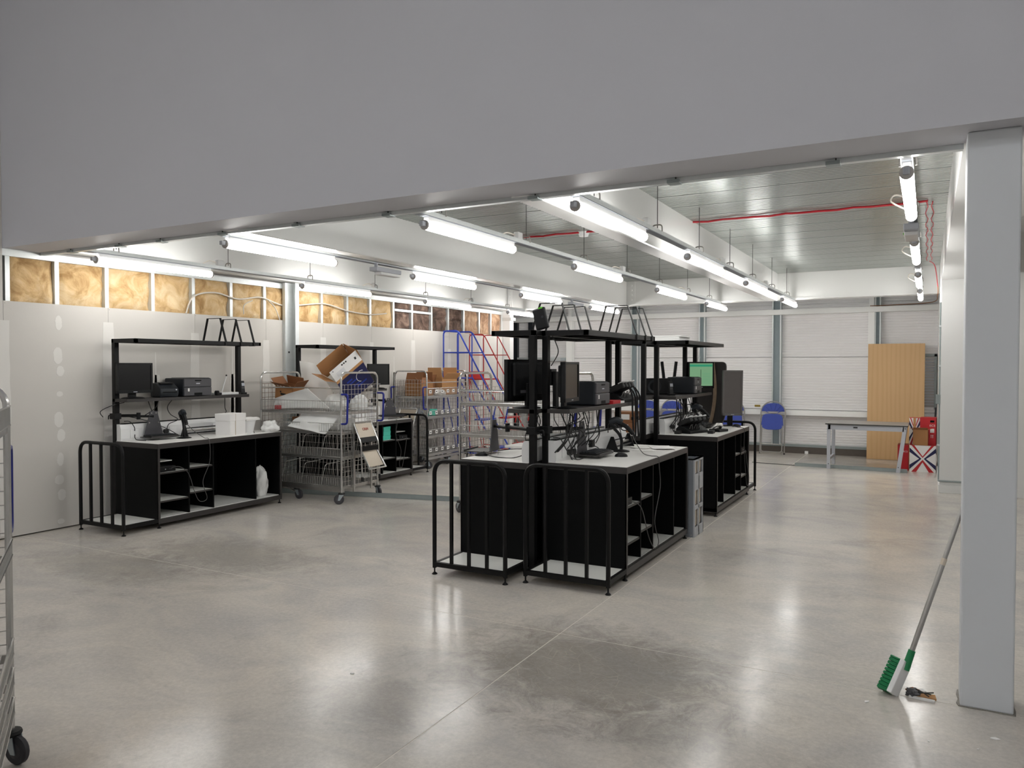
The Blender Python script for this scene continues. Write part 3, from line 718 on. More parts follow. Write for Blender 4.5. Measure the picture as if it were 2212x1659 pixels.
    # blue handles on the end frame
    for y in (0.0, W):
        MB().tube(fillet([(L, y, 0.93), (L + 0.085, y, 0.93), (L + 0.1, y, 1.27), (L, y, 1.27)], 0.035), 0.0125, 8).build('handle', M['dblue'], t, smooth=True)
    if steps:
        e = L + 0.02; yc = W / 2 + 0.02; hw = 0.16
        for s in (-1, 1):
            y = yc + s*hw
            MB().tube(fillet([(e, y, 0.93), (e + 0.11, y, 0.70), (e + 0.13, y, 0.28)], 0.05), 0.011, 8).build('step_rail', M['chrome'], t, smooth=True)
            MB().cyl((e + 0.13, y, 0.25), (e + 0.13, y, 0.30), 0.016, 8).build('rubber_end', M['rubberb'], t, smooth=True)
            MB().box(e - 0.006, e + 0.012, y - 0.012, y + 0.012, 0.12, 0.93).build('step_upright', M['chromed'], t)
        MB().tube([(e, yc - hw, 0.93), (e, yc + hw, 0.93)], 0.011, 8).build('step_bar', M['chrome'], t, smooth=True)
        ang = math.atan2(0.10, 0.23)
        rt = Matrix.Rotation(-ang, 3, 'Y')
        MB().obox((e + 0.088, yc, 0.725), (0.03, 2*hw - 0.03, 0.06), rt).build('step_riser', M['black'], t)
        p = MB().obox((e + 0.045, yc, 0.835), (0.008, 2*hw - 0.03, 0.175), rt).build('step_tread', M['cream'], t)
        if word: text_mesh('handwriting', word, 0.048, M['redprint'], t, (e + 0.047, yc, 0.85), (rt @ Matrix(((0, 0, 1), (1, 0, 0), (0, 1, 0)))).to_euler())
        MB().box(e + 0.09, e + 0.12, yc - hw, yc + hw, 0.60, 0.655).build('step_rail_bar', M['black'], t)
        fr = MB(); a = (e + 0.10, yc - hw + 0.02, 0.60); b_ = (e + 0.10, yc + hw - 0.02, 0.60); c_ = (e + 0.23, yc + hw - 0.01, 0.40); d_ = (e + 0.23, yc - hw + 0.01, 0.40)
        fr.tube([a, b_, c_, d_], 0.013, 8, closed=True); fr.build('lower_step_frame', M['chrome'], t, smooth=True)
        ang2 = math.atan2(0.13, 0.2)
        MB().obox((e + 0.155, yc, 0.505), (0.006, 2*hw - 0.06, 0.2), Matrix.Rotation(-ang2, 3, 'Y')).build('step_tread', M['cream'], t)
    return t
C1 = (-7.22, 6.875, 0)
trolley('chrome wire trolley loaded with foam sheets and a tipped carton, steps on its end', C1, 0, W=0.66)
c2 = trolley('chrome wire trolley with price tags standing by the ladders, brown cardboard boxes on top', (-6.83, 11.05, 0), R(90), steps=True, prices=True, levels=(0.22, 0.5, 0.8, 1.12), inner=True, word=None, L=1.18, W=0.61)
c2.scale = (-1, 1, 1)
trolley('empty chrome wire trolley between the two pairs of centre benches', (-4.47, 7.09, 0), 0, steps=False, levels=(0.2, 0.86, 1.20), inner=False)
a4 = math.atan2(0.55, -0.835)
o4 = Vector((-3.235, 1.745, 0)); d4 = Vector((math.cos(a4), math.sin(a4), 0)); n4 = Vector((-d4.y, d4.x, 0))
trolley('chrome wire trolley with a blue handle, standing alone in front of the opening', o4 - d4 * 1.27 , a4, steps=False, levels=(0.2, 0.32, 0.44, 0.84, 1.36), inner=False, side_rail=False, toplip=0.08, lowlip=0.065)
# ---------------------------------------------------------------- equipment builders (all face local +X)
def monitor(label, loc, rotz, w=0.38, h=0.31, cat='monitor', scr=None, frame=None, stand=True, tilt=0.0, sticker=False, mark=True, base=0.112):
    t = thing('monitor', label, cat, loc, rotz)
    z0 = 0.055 if stand else 0.0
    fm = frame or M['plastic']
    T = Matrix.Translation((0, 0, z0)) @ Matrix.Rotation(tilt, 4, 'Y')
    bz = 0.018
    f = MB(T); f.box(-0.03, 0.012, -w/2, w/2, 0, bz + 0.012); f.box(-0.03, 0.012, -w/2, w/2, h - bz, h); f.box(-0.03, 0.012, -w/2, -w/2 + bz, 0, h); f.box(-0.03, 0.012, w/2 - bz, w/2, 0, h); f.box(-0.03, -0.02, -w/2, w/2, 0, h)
    f.build('bezel', fm, t)
    MB(T).box(-0.02, 0.006, -w/2 + bz, w/2 - bz, bz + 0.012, h - bz).build('screen', scr or M['screen'], t)
    MB(T).box(-0.062, -0.03, -w*0.4, w*0.4, h*0.12, h*0.92).build('back_cover', fm, t, bevel=0.012)
    if mark: MB(T).box(0.012, 0.0128, -0.02, 0.02, 0.010, 0.017).build('logo_mark', M['greyf'], t)
    if sticker:
        MB(T).box(-0.0632, -0.062, -0.045, -0.015, h*0.5, h*0.5 + 0.035).build('sticker', M['yellow'], t)
        for k in range(5): MB(T).box(-0.0635, -0.062, -w*0.3, -w*0.05, h*0.82 + k*0.008, h*0.823 + k*0.008).build('vent_slot', M['blackb'], t)
        MB(T).box(-0.0635, -0.062, 0.02, 0.10, h*0.2, h*0.27).build('rating_plate', M['mgrey'], t)
    if stand:
        MB().box(-0.075, -0.045, -0.04, 0.04, 0.01, h*0.6).build('stand_neck', M['plastic'], t, bevel=0.006)
        MB().lathe([(base - 0.002, 0), (base, 0.006), (base*0.8, 0.014), (0.03, 0.018)], (-0.035, 0, 0), 22).build('stand_base', M['plastic'], t, smooth=True)
    return t
def printer(label, loc, rotz, w=0.36, d=0.34, h=0.2):
    t = thing('laser_printer', label, 'printer', loc, rotz, 'dark grey laser printers')
    MB().box(-d, -0.012, -w/2, w/2, 0.004, h).build('body', M['dgrey'], t, bevel=0.014)
    MB().box(-0.02, 0.0, -w/2 + 0.006, w/2 - 0.006, 0.008, h*0.5).build('paper_tray', M['mgrey'], t, bevel=0.006)
    MB().box(-0.02, -0.002, -w/2 + 0.006, w/2 - 0.006, h*0.52, h - 0.008).build('front_cover', M['mgrey'], t, bevel=0.006)
    MB().box(-0.008, 0.001, -0.05, 0.05, 0.012, 0.04).build('tray_grip', M['blackb'], t)
    MB().box(-0.008, 0.0, -0.04, 0.04, h*0.84, h*0.9).build('cover_grip', M['blackb'], t)
    MB().box(-0.004, -0.0012, -0.024, 0.024, h*0.68, h*0.73).build('logo_mark', M['greyf'], t)
    MB().box(-0.002, 0.0012, -w/2 + 0.05, -w/2 + 0.07, h*0.28, h*0.45).build('label_sticker', M['wcard'], t)
    MB().box(-d + 0.05, -0.06, -w/2 + 0.05, w/2 - 0.05, h - 0.004, h + 0.004).build('output_tray', M['plastic'], t, bevel=0.003)
    MB().box(-0.10, -0.03, w/2 - 0.07, w/2 - 0.02, h, h + 0.003).build('button_panel', M['plastic'], t)
    return t
def label_printer(label, loc, rotz):
    t = thing('label_printer', label, 'printer', loc, rotz, 'label printers')
    P = [(-0.22, 0.0), (0.0, 0.0), (0.02, 0.04), (0.015, 0.095), (-0.03, 0.12), (-0.10, 0.155), (-0.2, 0.15), (-0.22, 0.12)]
    MB().prism(P, 'y', -0.1, 0.1).build('body', M['dgrey'], t, bevel=0.012)
    MB().box(-0.16, -0.05, -0.07, 0.07, 0.14, 0.158).build('lid_window', M['plastic'], t, bevel=0.004)
    MB().box(0.012, 0.024, -0.075, 0.075, 0.05, 0.06).build('label_slot', M['blackb'], t)
    MB().cyl((0.012, 0.07, 0.08), (0.022, 0.07, 0.08), 0.008, 8).build('feed_button', M['greyf'], t)
    return t
def tray_arm(label, post, plate, zt, sx=1, yaw=0.0, keyb=False):
    """jointed arm clamped to a post, trapezoid plate and flat keyboard tray"""
    t = thing('tray_arm', label, 'tray arm', (plate[0], plate[1], zt), 0)
    p = Vector((post[0] - plate[0], post[1] - plate[1], 0)); za = 0.245
    m = p * 0.45 + Vector((sx*0.03, 0, 0))
    A = MB(); A.tube([(p.x, p.y, za + 0.01), (m.x, m.y, za + 0.005)], 0.016, 8); A.build('arm_link', M['black'], t, smooth=True)
    A = MB(); A.tube([(m.x, m.y, za - 0.002), (0, 0, za - 0.01)], 0.013, 8); A.build('arm_link', M['black'], t, smooth=True)
    MB().cyl((m.x, m.y, za - 0.035), (m.x, m.y, za + 0.035), 0.02, 10).build('arm_joint', M['plastic'], t, smooth=True)
    MB().box(p.x - 0.04, p.x + 0.04, p.y - 0.04, p.y + 0.04, za - 0.025, za + 0.035).build('post_clamp', M['plastic'], t, bevel=0.005)
    MB().tube(spline([(p.x - 0.04*sx, p.y, za), (p.x - 0.09*sx, p.y - 0.01, za + 0.01), (p.x - 0.1*sx, p.y - 0.01, za - 0.03)]), 0.006, 6).build('clamp_lever', M['plastic'], t, smooth=True)
    Rz = Matrix.Rotation(yaw, 4, 'Z')
    P = [(-0.105, 0.03), (0.105, 0.03), (0.04, 0.29), (-0.04, 0.29)]
    MB(Rz).prism(P, 'x', -0.004, 0.004).build('back_plate', M['mgrey'], t)
    for y, z in ((-0.025, 0.27), (0.025, 0.27), (-0.05, 0.17), (0.05, 0.17)):
        MB(Rz).cyl((0.003*sx, y, z), (0.008*sx, y, z), 0.007, 8).build('screw', M['alu'], t)
    MB(Rz).box(min(0, 0.22*sx), max(0, 0.22*sx), -0.15, 0.15, 0.022, 0.03).build('tray', M['edge'], t)
    MB(Rz).box(min(0.212*sx, 0.22*sx), max(0.212*sx, 0.22*sx), -0.15, 0.15, 0.03, 0.042).build('tray_lip', M['edge'], t)
    return t
def keyboard(label, loc, rotz, group=None, hl=0.2):
    t = thing('keyboard', label, 'keyboard', loc, rotz, group)
    MB().box(-0.075, 0.075, -hl, hl, 0, 0.016).build('case', M['plastic'], t, bevel=0.004)
    for r_ in range(5):
        g = MB()
        for c in range(14):
            x = -0.055 + r_*0.026; kp = (2*hl - 0.03)/14; y = -hl + 0.015 + kp*(c + 0.5); g.box(x - 0.010, x + 0.010, y - kp*0.4, y + kp*0.4, 0.016, 0.022)
        g.build('key_row', M['dgrey'], t)
    return t
def mouse(label, loc, rotz):
    t = thing('mouse', label, 'mouse', loc, rotz)
    v = []; f = []; n = 14; q = 7
    for j in range(q + 1):
        for i in range(n):
            a = 2*PI*i/n; e = math.cos(j/q*PI/2); v.append((0.055*math.cos(a)*e, 0.031*math.sin(a)*e, 0.034*math.sin(j/q*PI/2)**0.8))
    for j in range(q):
        for i in range(n): f.append((j*n+i, j*n+(i+1) % n, (j+1)*n+(i+1) % n, (j+1)*n+i))
    f.append(tuple(range(n)))
    MB().add(v, f).build('shell', M['plastic'], t, smooth=True)
    MB().cyl((-0.022, -0.004, 0.031), (-0.022, 0.004, 0.031), 0.008, 10).build('scroll_wheel', M['mgrey'], t, smooth=True)
    return t
def scanner(label, loc, rotz):
    t = thing('scanner_on_stand', label, 'barcode scanner', loc, rotz)
    MB().lathe([(0.075, 0), (0.076, 0.006), (0.05, 0.014), (0.02, 0.02)], n=20).build('base', M['plastic'], t, smooth=True)
    MB().tube(spline([(0, 0, 0.01), (0.005, 0, 0.09), (-0.015, 0, 0.15), (-0.06, 0, 0.20)]), 0.014, 8).build('neck', M['plastic'], t, smooth=True)
    MB().obox((-0.075, 0, 0.225), (0.07, 0.05, 0.035), Matrix.Rotation(0.5, 3, 'Y')).build('cradle', M['plastic'], t, bevel=0.008)
    MB().tube(spline([(-0.10, 0, 0.255), (-0.04, 0, 0.275), (0.01, 0, 0.255)]), [0.034 - 0.0006*i for i in range(13)], 10).build('scanner_head', M['dgrey'], t, smooth=True)
    MB().tube(spline([(-0.01, 0, 0.25), (0.05, 0, 0.215), (0.105, 0, 0.155)]), 0.019, 8).build('scanner_grip', M['plastic'], t, smooth=True)
    MB().tube(spline([(0.01, 0, 0.235), (0.0, 0, 0.2), (0.03, 0, 0.185), (0.055, 0, 0.195)]), 0.005, 6).build('trigger_guard', M['plastic'], t, smooth=True)
    return t
def roll_holder(label, loc, rotz, L=0.42):
    t = thing('roll_holder', label, 'roll holder', loc, rotz)
    for y in (0, L):
        P = [(-0.06, 0), (0.06, 0), (0.015, 0.12), (-0.01, 0.12)]
        MB().prism(P, 'y', y - 0.004, y + 0.004).build('side_bracket', M['plastic'], t)
    for z, x, r_ in ((0.055, 0.0, 0.012), (0.03, 0.03, 0.008), (0.085, 0.0, 0.006)): MB().cyl((x, 0, z), (x, L, z), r_, 8).build('bar', M['plastic'] if r_ < 0.01 else M['alu'], t, smooth=True)
    return t
def dock(label, loc, rotz, n=4, strap=True):
    t = thing('charging_dock', label, 'charging dock', loc, rotz)
    P = [(-0.09, 0), (0.1, 0), (0.1, 0.03), (0.02, 0.075), (-0.05, 0.085), (-0.09, 0.05)]
    MB().prism(P, 'y', -0.17, 0.17).build('dock_base', M['plastic'], t, bevel=0.004)
    for k in range(n):
        y = -0.125 + k*0.083
        MB().obox((0.005, y, 0.125), (0.18, 0.06, 0.05), Matrix.Rotation(-0.45, 3, 'Y')).build('handheld', M['rubberb'], t, bevel=0.01)
        MB().obox((-0.012, y, 0.149), (0.10, 0.043, 0.006), Matrix.Rotation(-0.45, 3, 'Y')).build('handheld_screen', M['screen'], t)
        MB().tube(fillet([(0.04, y - 0.022, 0.172), (0.092, y - 0.022, 0.196), (0.092, y + 0.022, 0.196), (0.04, y + 0.022, 0.172)], 0.012), 0.006, 6).build('white_clip', M['wplastic'], t, smooth=True)
        MB().tube(fillet([(0.07, y - 0.012, 0.055), (0.09, y - 0.012, 0.10), (0.09, y + 0.012, 0.10), (0.09, y + 0.012, 0.05)], 0.02), 0.004, 6).build('lead', M['gcable'], t, smooth=True)
    return t
def thin_client(label, loc, rotz):
    t = thing('thin_client', label, 'computer', loc, rotz, 'small black computers in bench bays')
    MB().box(-0.2, 0, -0.1, 0.1, 0, 0.055).build('case', M['plastic'], t, bevel=0.004)
    MB().cyl((0, -0.02, 0.028), (0.003, -0.02, 0.028), 0.005, 8).build('power_button', M['greyf'], t)
    for y in (0.03, 0.05): MB().box(0, 0.001, y - 0.006, y + 0.006, 0.024, 0.03).build('usb_port', M['mgrey'], t)
    return t
def plug(label, loc, sx, group):
    t = thing('plug', label, 'plug', loc, 0, group)
    MB().cyl((0, 0, 0), (0.035*sx, 0, 0), 0.024, 10).build('plug_body', M['rubberb'], t, smooth=True)
    MB().tube(spline([(0.02*sx, 0, -0.02), (0.03*sx, 0, -0.05), (0.05*sx, 0.01, -0.068)]), 0.005, 5).build('plug_lead', M['bcable'], t, smooth=True)
    return t
def cable(label, pts, r=0.0045, m='bcable', group='loose cables on the benches'):
    o = MB().tube(spline(pts, 7), r, 5).build('cable', M[m], None, smooth=True)
    return tag(o, label, 'cable', group)
def blob(name, m, loc, size, seed, amp=0.25, label=None, cat=None, group=None, freq=3.0, flat=True, parent=None):
    bm = bmesh.new(); bmesh.ops.create_icosphere(bm, subdivisions=4, radius=1.0)
    for v in bm.verts:
        p = v.co.copy(); d = 1 + amp * noise.fractal(p * freq * 0.5 + Vector((seed*3.1, 0, 0)), 1.0, 2.0, 4) + amp*0.4*abs(noise.noise(p*freq*1.7 + Vector((seed, 2, 1))))
        v.co = Vector((p.x*size[0], p.y*size[1], p.z*size[2])) * d
    if flat:
        zmin = -size[2]*0.7
        for v in bm.verts: v.co.z = max(v.co.z, zmin)
    me = bpy.data.meshes.new(name); bm.to_mesh(me); bm.free()
    for p in me.polygons: p.use_smooth = True
    me.materials.append(m); o = bpy.data.objects.new(name, me); COL.objects.link(o); o.location = loc
    if parent: o.parent = parent
    if label: tag(o, label, cat, group)
    return o
def sheet(name, m, c, bulge, n=20, seed=1, th=0.006, label=None, cat=None, group=None, ripple=0.008, parent=None):
    """curved sheet through four corners (p00, p10, p11, p01)"""
    c = [Vector(p) for p in c]; v = []; f = []; bulge = Vector(bulge)
    nr = ((c[1]-c[0]).cross(c[3]-c[0])).normalized()
    for i in range(n + 1):
        for j in range(n + 1):
            u = i/n; w = j/n
            p = c[0]*(1-u)*(1-w) + c[1]*u*(1-w) + c[2]*u*w + c[3]*(1-u)*w
            p = p + bulge * 4*u*(1-u) * (0.5 + 0.5*4*w*(1-w)) + nr * ripple * noise.noise(Vector((u*4, w*3, seed*5.3))) * 2
            v.append(p)
    for i in range(n):
        for j in range(n):
            a = i*(n+1)+j; f.append((a, a+n+1, a+n+2, a+1))
    N = len(v); v2 = [p - nr*th for p in v]; f2 = [tuple(N + k for k in q[::-1]) for q in f]
    ed = [i*(n+1) for i in range(n+1)] + [n*(n+1)+j for j in range(1, n+1)] + [i*(n+1)+n for i in range(n-1, -1, -1)] + [j for j in range(n-1, 0, -1)]
    side = [(ed[k], ed[(k+1) % len(ed)], N + ed[(k+1) % len(ed)], N + ed[k]) for k in range(len(ed))]
    o = MB().add(v + v2, f + f2 + side).build(name, m, parent, smooth=True)
    if label: tag(o, label, cat, group)
    return o
def carton(label, loc, rot, w, d, h, m_out, m_in, flaps=(1.9, 1.9, 1.9, 1.9), closed=False, cat='box', group=None, th=0.004, mats=None):
    """open box: local x width, y depth, z up; flap angles from closed (0) outwards"""
    t = thing('carton', label, cat, loc, 0, group); t.rotation_euler = rot if not isinstance(rot, (int, float)) else (0, 0, rot)
    mats = mats or {}
    def pan(nm, key, *a): return MB().box(*a).build(nm, mats.get(key, m_out), t)
    pan('side_panel', 'x0', -w/2, -w/2 + th, -d/2, d/2, 0, h); pan('side_panel', 'x1', w/2 - th, w/2, -d/2, d/2, 0, h)
    pan('side_panel', 'y0', -w/2, w/2, -d/2, -d/2 + th, 0, h); pan('side_panel', 'y1', -w/2, w/2, d/2 - th, d/2, 0, h)
    pan('bottom_panel', 'b', -w/2, w/2, -d/2, d/2, 0, th)
    MB().box(-w/2 + th, w/2 - th, -d/2 + th, d/2 - th, th, th + 0.001).build('lining', m_in, t)
    for (x0, x1, y0, y1) in ((-w/2 + th, -w/2 + th + 0.001, -d/2 + th, d/2 - th), (w/2 - th - 0.001, w/2 - th, -d/2 + th, d/2 - th), (-w/2 + th, w/2 - th, -d/2 + th, -d/2 + th + 0.001), (-w/2 + th, w/2 - th, d/2 - th - 0.001, d/2 - th)):
        MB().box(x0, x1, y0, y1, th, h - 0.001).build('lining', m_in, t)
    for k, (ang, key) in enumerate(zip(flaps, ('fx0', 'fx1', 'fy0', 'fy1'))):
        if ang is None: continue
        L_ = d/2 * 0.98
        if k == 0: Mx = Matrix.Translation((-w/2, 0, h)) @ Matrix.Rotation(-ang, 4, 'Y'); b = MB(Mx).box(0, min(L_, w/2), -d/2 + 0.002, d/2 - 0.002, 0, th)
        if k == 1: Mx = Matrix.Translation((w/2, 0, h)) @ Matrix.Rotation(ang, 4, 'Y'); b = MB(Mx).box(-min(L_, w/2), 0, -d/2 + 0.002, d/2 - 0.002, 0, th)
        if k == 2: Mx = Matrix.Translation((0, -d/2, h)) @ Matrix.Rotation(ang, 4, 'X'); b = MB(Mx).box(-w/2 + 0.002, w/2 - 0.002, 0, L_, 0, th)
        if k == 3: Mx = Matrix.Translation((0, d/2, h)) @ Matrix.Rotation(-ang, 4, 'X'); b = MB(Mx).box(-w/2 + 0.002, w/2 - 0.002, -L_, 0, 0, th)
        b.build('flap', mats.get(key, m_in), t)
    return t
def tangle(label, paths, r=0.0042):
    t = thing('cable_tangle', label, 'cables')
    for P in paths: MB().tube(spline(P, 7), r, 5).build('cable', M['bcable'], t, smooth=True)
    return t
def droop(seed, x0, x1, y0, y1, za, zb, n, xe):
    rr = random.Random(seed); out = []
    for k in range(n):
        y = rr.uniform(y0, y1); x = rr.uniform(x0, x1); yb = y + rr.uniform(-0.25, 0.25)
        m = rr.uniform(0.3, 0.7)
        out.append([(x, y, za), (x + rr.uniform(0, 0.012), y*(1 - m*0.5) + yb*m*0.5 + rr.uniform(-0.06, 0.06), za + (zb - za)*0.35), (x + rr.uniform(0, 0.012), y*0.4 + yb*0.6 + rr.uniform(-0.08, 0.08), za + (zb - za)*0.7), (xe, yb, zb)])
    return out
# ---------------------------------------------------------------- things on the bench by the plasterboard wall
ZS = 1.265; ZA = 0.85; ZL = 0.835
monitor('black monitor on the equipment shelf beside the plasterboard wall, next to two printers', (-7.165, 5.12, ZS), R(-8), 0.37, 0.31)
label_printer('dark grey label printer between the black monitor and the laser printer', (-7.12, 5.49, ZS), R(-12))
printer('dark grey laser printer on the shelf by the plasterboard wall', (-7.09, 5.84, ZS), R(-3), 0.36, 0.34, 0.2)
t = thing('webcam', 'small black webcam lying on the shelf beside the laser printer', 'webcam', (-7.105, 6.085, ZS), 0.4)
MB().cyl((0, 0, 0.03), (0.035, 0, 0.03), 0.026, 12).build('camera_head', M['plastic'], t, smooth=True)
MB().box(-0.02, 0.02, 0.02, 0.12, 0.0, 0.03).build('clip', M['plastic'], t, bevel=0.006)
t = thing('network_hub', 'flat white box with a leaning white aerial on the shelf', 'network hub', (-7.25, 6.32, ZS))
MB().box(-0.07, 0.07, -0.17, 0.17, 0, 0.026).build('case', M['wplastic'], t, bevel=0.004)
MB().tube([(0.0, -0.02, 0.02), (0.0, 0.05, 0.22)], 0.006, 6).build('aerial', M['wplastic'], t, smooth=True)
MB().cyl((0.0, 0.048, 0.215), (0.0, 0.052, 0.23), 0.009, 8).build('aerial_tip', M['rubberb'], t)
def phone(label, loc, rotz):
    t = thing('cordless_phone', label, 'phone', loc, rotz)
    MB().box(-0.05, 0.03, -0.035, 0.035, 0, 0.022).build('cradle', M['plastic'], t, bevel=0.006)
    rt = Matrix.Rotation(-0.22, 3, 'Y')
    MB().obox((-0.02, 0, 0.085), (0.022, 0.045, 0.145), rt).build('handset', M['plastic'], t, bevel=0.005)
    MB().obox((-0.004, 0, 0.115), (0.004, 0.034, 0.035), rt).build('display', M['greyf'], t)
    for k in range(4): MB().obox((-0.008 + 0.001*k, 0, 0.085 - 0.014*k), (0.005, 0.032, 0.008), rt).build('key_row', M['mgrey'], t)
    return t
phone('black cordless phone standing at the shelf end by the plasterboard wall', (-7.15, 6.53, ZS), R(-20))
tray_arm('black jointed arm with a keyboard tray on the bench with the white lidded box', (-7.307, 5.0), (-7.16, 5.33), ZL, 1, R(-6))
keyboard('thin black keyboard on the tray by the white power sockets', (-7.045, 5.33, ZL + 0.031), R(-6), hl=0.15)
scanner('black hand scanner on a curved stand facing the white lidded box', (-6.93, 5.52, ZL), R(-25))
roll_holder('black roll holder bar in front of the white trunking by the lidded box', (-7.12, 5.68, ZL), 0, 0.5)
t = thing('storage_box', 'white cardboard box with a deep lid standing on the bench top', 'box', (-6.86, 6.08, ZL), R(8))
MB().box(-0.1, 0.1, -0.125, 0.125, 0, 0.2).build('box_body', M['wcard'], t)
MB().box(-0.105, 0.105, -0.13, 0.13, 0.155, 0.235).build('lid', M['wcard'], t, bevel=0.003)
MB().box(-0.1065, 0.1065, -0.045, -0.04, 0.0, 0.236).build('string', M['cream'], t)
t = thing('plastic_tub', 'white plastic tub with folded paper on top behind the lidded box', 'tub', (-6.93, 6.37, ZL))
MB().lathe([(0.075, 0), (0.08, 0.01), (0.105, 0.13), (0.112, 0.135), (0.112, 0.145)], n=20).build('tub_body', M['wplastic'], t, smooth=True)
sheet('folded_paper', M['paper'], [(-0.09, -0.1, 0.15), (0.1, -0.09, 0.155), (0.11, 0.1, 0.16), (-0.08, 0.11, 0.15)], (0, 0, 0.02), 8, 3, 0.02, parent=t)
blob('plastic_bag', M['bagp'], (-6.72, 6.53, ZL + 0.05), (0.1, 0.09, 0.075), 4, 0.35, 'crumpled clear plastic bag at the end of the bench top', 'bag')
blob('plastic_sack', M['bagp'], (-6.78, 6.44, 0.1 + 0.14), (0.075, 0.08, 0.2), 9, 0.3, 'white plastic sack standing in the open bench bay', 'bag')
t = thing('pen', 'white marker pen lying beside the lidded box', 'pen', (-6.72, 6.24, ZL + 0.008), R(20))
MB().cyl((0, -0.07, 0), (0, 0.06, 0), 0.008, 8).build('barrel', M['wplastic'], t, smooth=True); MB().cyl((0, 0.06, 0), (0, 0.075, 0), 0.009, 8).build('cap', M['rubberb'], t, smooth=True)
thin_client('small black computer in the bay of the bench with the lidded box', (-6.68, 5.12, 0.542), 0)
for y in (5.4, 5.5): plug('black plug in the trunking of the bench with the white lidded box', (-7.206, y, ZL + 0.065), 1, 'plugs in the wall bench trunking')
tangle('tangle of thin black cables behind the keyboard tray by the plasterboard wall', [
    [(-7.25, 5.06, 1.225), (-7.255, 4.93, 1.20), (-7.34, 4.86, 1.14), (-7.36, 4.9, 1.08)],
    [(-7.2, 5.3, 1.23), (-7.18, 5.33, 1.12), (-7.2, 5.4, 1.02), (-7.2, 5.41, 0.92)],
    [(-7.2, 5.42, 1.23), (-7.18, 5.36, 1.15), (-7.22, 5.27, 1.08)],
    [(-7.19, 5.58, 1.23), (-7.16, 5.5, 1.16), (-7.18, 5.55, 1.08), (-7.15, 5.62, 1.02), (-7.16, 5.52, 0.98), (-7.172, 5.5, 0.93)],
    [(-7.27, 5.07, 1.03), (-7.22, 5.1, 1.025), (-7.195, 5.13, 0.97), (-7.2, 5.14, 0.93)],
    [(-7.27, 5.1, 1.08), (-7.21, 5.2, 1.05), (-7.195, 5.35, 1.0), (-7.18, 5.52, 0.92), (-7.1, 5.6, 0.85), (-7.02, 5.62, 0.841)],
    [(-7.2, 5.14, 0.89), (-7.17, 5.12, 0.86), (-7.12, 5.11, 0.841), (-7.0, 5.12, 0.841)],
    [(-7.2, 6.3, 1.235), (-7.2, 6.3, 1.12), (-7.2, 6.32, 1.07), (-7.18, 6.28, 1.05)]])
cable('grey scanner lead drooping over the bench edge by the lidded box', [(-6.83, 5.47, 1.0), (-6.75, 5.5, 0.92), (-6.66, 5.55, 0.85), (-6.615, 5.58, 0.82), (-6.61, 5.58, 0.6), (-6.62, 5.5, 0.4), (-6.62, 5.55, 0.22), (-6.62, 5.46, 0.2), (-6.622, 5.4, 0.3), (-6.625, 5.33, 0.5), (-6.64, 5.24, 0.58), (-6.678, 5.17, 0.58)], 0.0036, 'gcable')

# ---------------------------------------------------------------- near centre bench pair
monitor('black monitor edge-on to the opening beside the laser printer over the grey crate bench', (-2.46, 5.53, ZS), R(7), 0.37, 0.31, base=0.085)
t = thing('empty_monitor_bracket', 'black bracket of a monitor turned away on the centre bench shelf', 'bracket', (-2.616, 5.58, ZS), 0)
MB().box(-0.015, 0.015, -0.03, 0.03, 0.0, 0.29).build('upright', M['plastic'], t, bevel=0.004)
MB().box(-0.03, 0.028, -0.08, 0.08, 0.0, 0.012).build('foot_plate', M['plastic'], t, bevel=0.003)
MB().box(-0.03, -0.015, -0.05, 0.05, 0.18, 0.31).build('mount_plate', M['plastic'], t, bevel=0.003)
printer('dark grey laser printer between the edge-on monitor and the handheld dock', (-2.435, 6.15, ZS), 0, 0.32, 0.32, 0.2)
t = thing('flat_box', 'flat red and white box lying on the shelf beside the handheld dock', 'box', (-2.47, 6.48, ZS))
MB().box(-0.05, 0.05, -0.14, 0.05, 0, 0.03).build('red_box', M['redc'], t, bevel=0.002); MB().box(-0.05, 0.05, 0.05, 0.15, 0, 0.02).build('white_end', M['wcard'], t, bevel=0.002)
dock('black charging dock of handhelds with hanging straps over the centre bench', (-2.53, 6.8, ZS), 0)
for k, y in enumerate((6.79, 6.92)):
    t = thing('wrist_strap', 'black wrist strap hanging from the handheld dock, ' + ('nearer the red flat box' if k == 0 else 'by the far bench post'), 'strap', (0, 0, 0), 0, 'black straps hanging from the dock')
    P = spline([(-2.44, y, 1.41), (-2.398, y - 0.015, 1.32), (-2.396, y - 0.015, 1.2), (-2.39, y, 0.98), (-2.395, y + 0.035, 0.92), (-2.396, y + 0.075, 0.98), (-2.396, y + 0.07, 1.2), (-2.398, y + 0.055, 1.32), (-2.44, y + 0.035, 1.40)])
    b = MB()
    for a, c in zip(P[:-1], P[1:]):
        d = c - a; b.add([a + Vector((-0.008, 0, 0)), a + Vector((0.008, 0, 0)), c + Vector((0.008, 0, 0)), c + Vector((-0.008, 0, 0)), a + Vector((-0.008, 0.003, 0)), a + Vector((0.008, 0.003, 0)), c + Vector((0.008, 0.003, 0)), c + Vector((-0.008, 0.003, 0))], [(0,1,2,3),(7,6,5,4),(0,4,5,1),(2,6,7,3),(1,5,6,2),(0,3,7,4)])
    b.build('webbing', M['rubberb'], t); MB().box(-2.404, -2.384, y - 0.024, y + 0.004, 1.1, 1.13).build('buckle', M['plastic'], t)
t = thing('router', 'black router with a green label leaning on top of the centre posts', 'router', (-2.67, 5.42, 1.893), 0)
rt = Matrix.Rotation(R(-14), 3, 'Y')
MB().obox((0.0, 0, 0.075), (0.11, 0.035, 0.17), rt).build('case', M['plastic'], t, bevel=0.012)
MB().obox((0.002, -0.001, 0.158), (0.035, 0.0365, 0.012), rt).build('green_label', M['glime'], t)
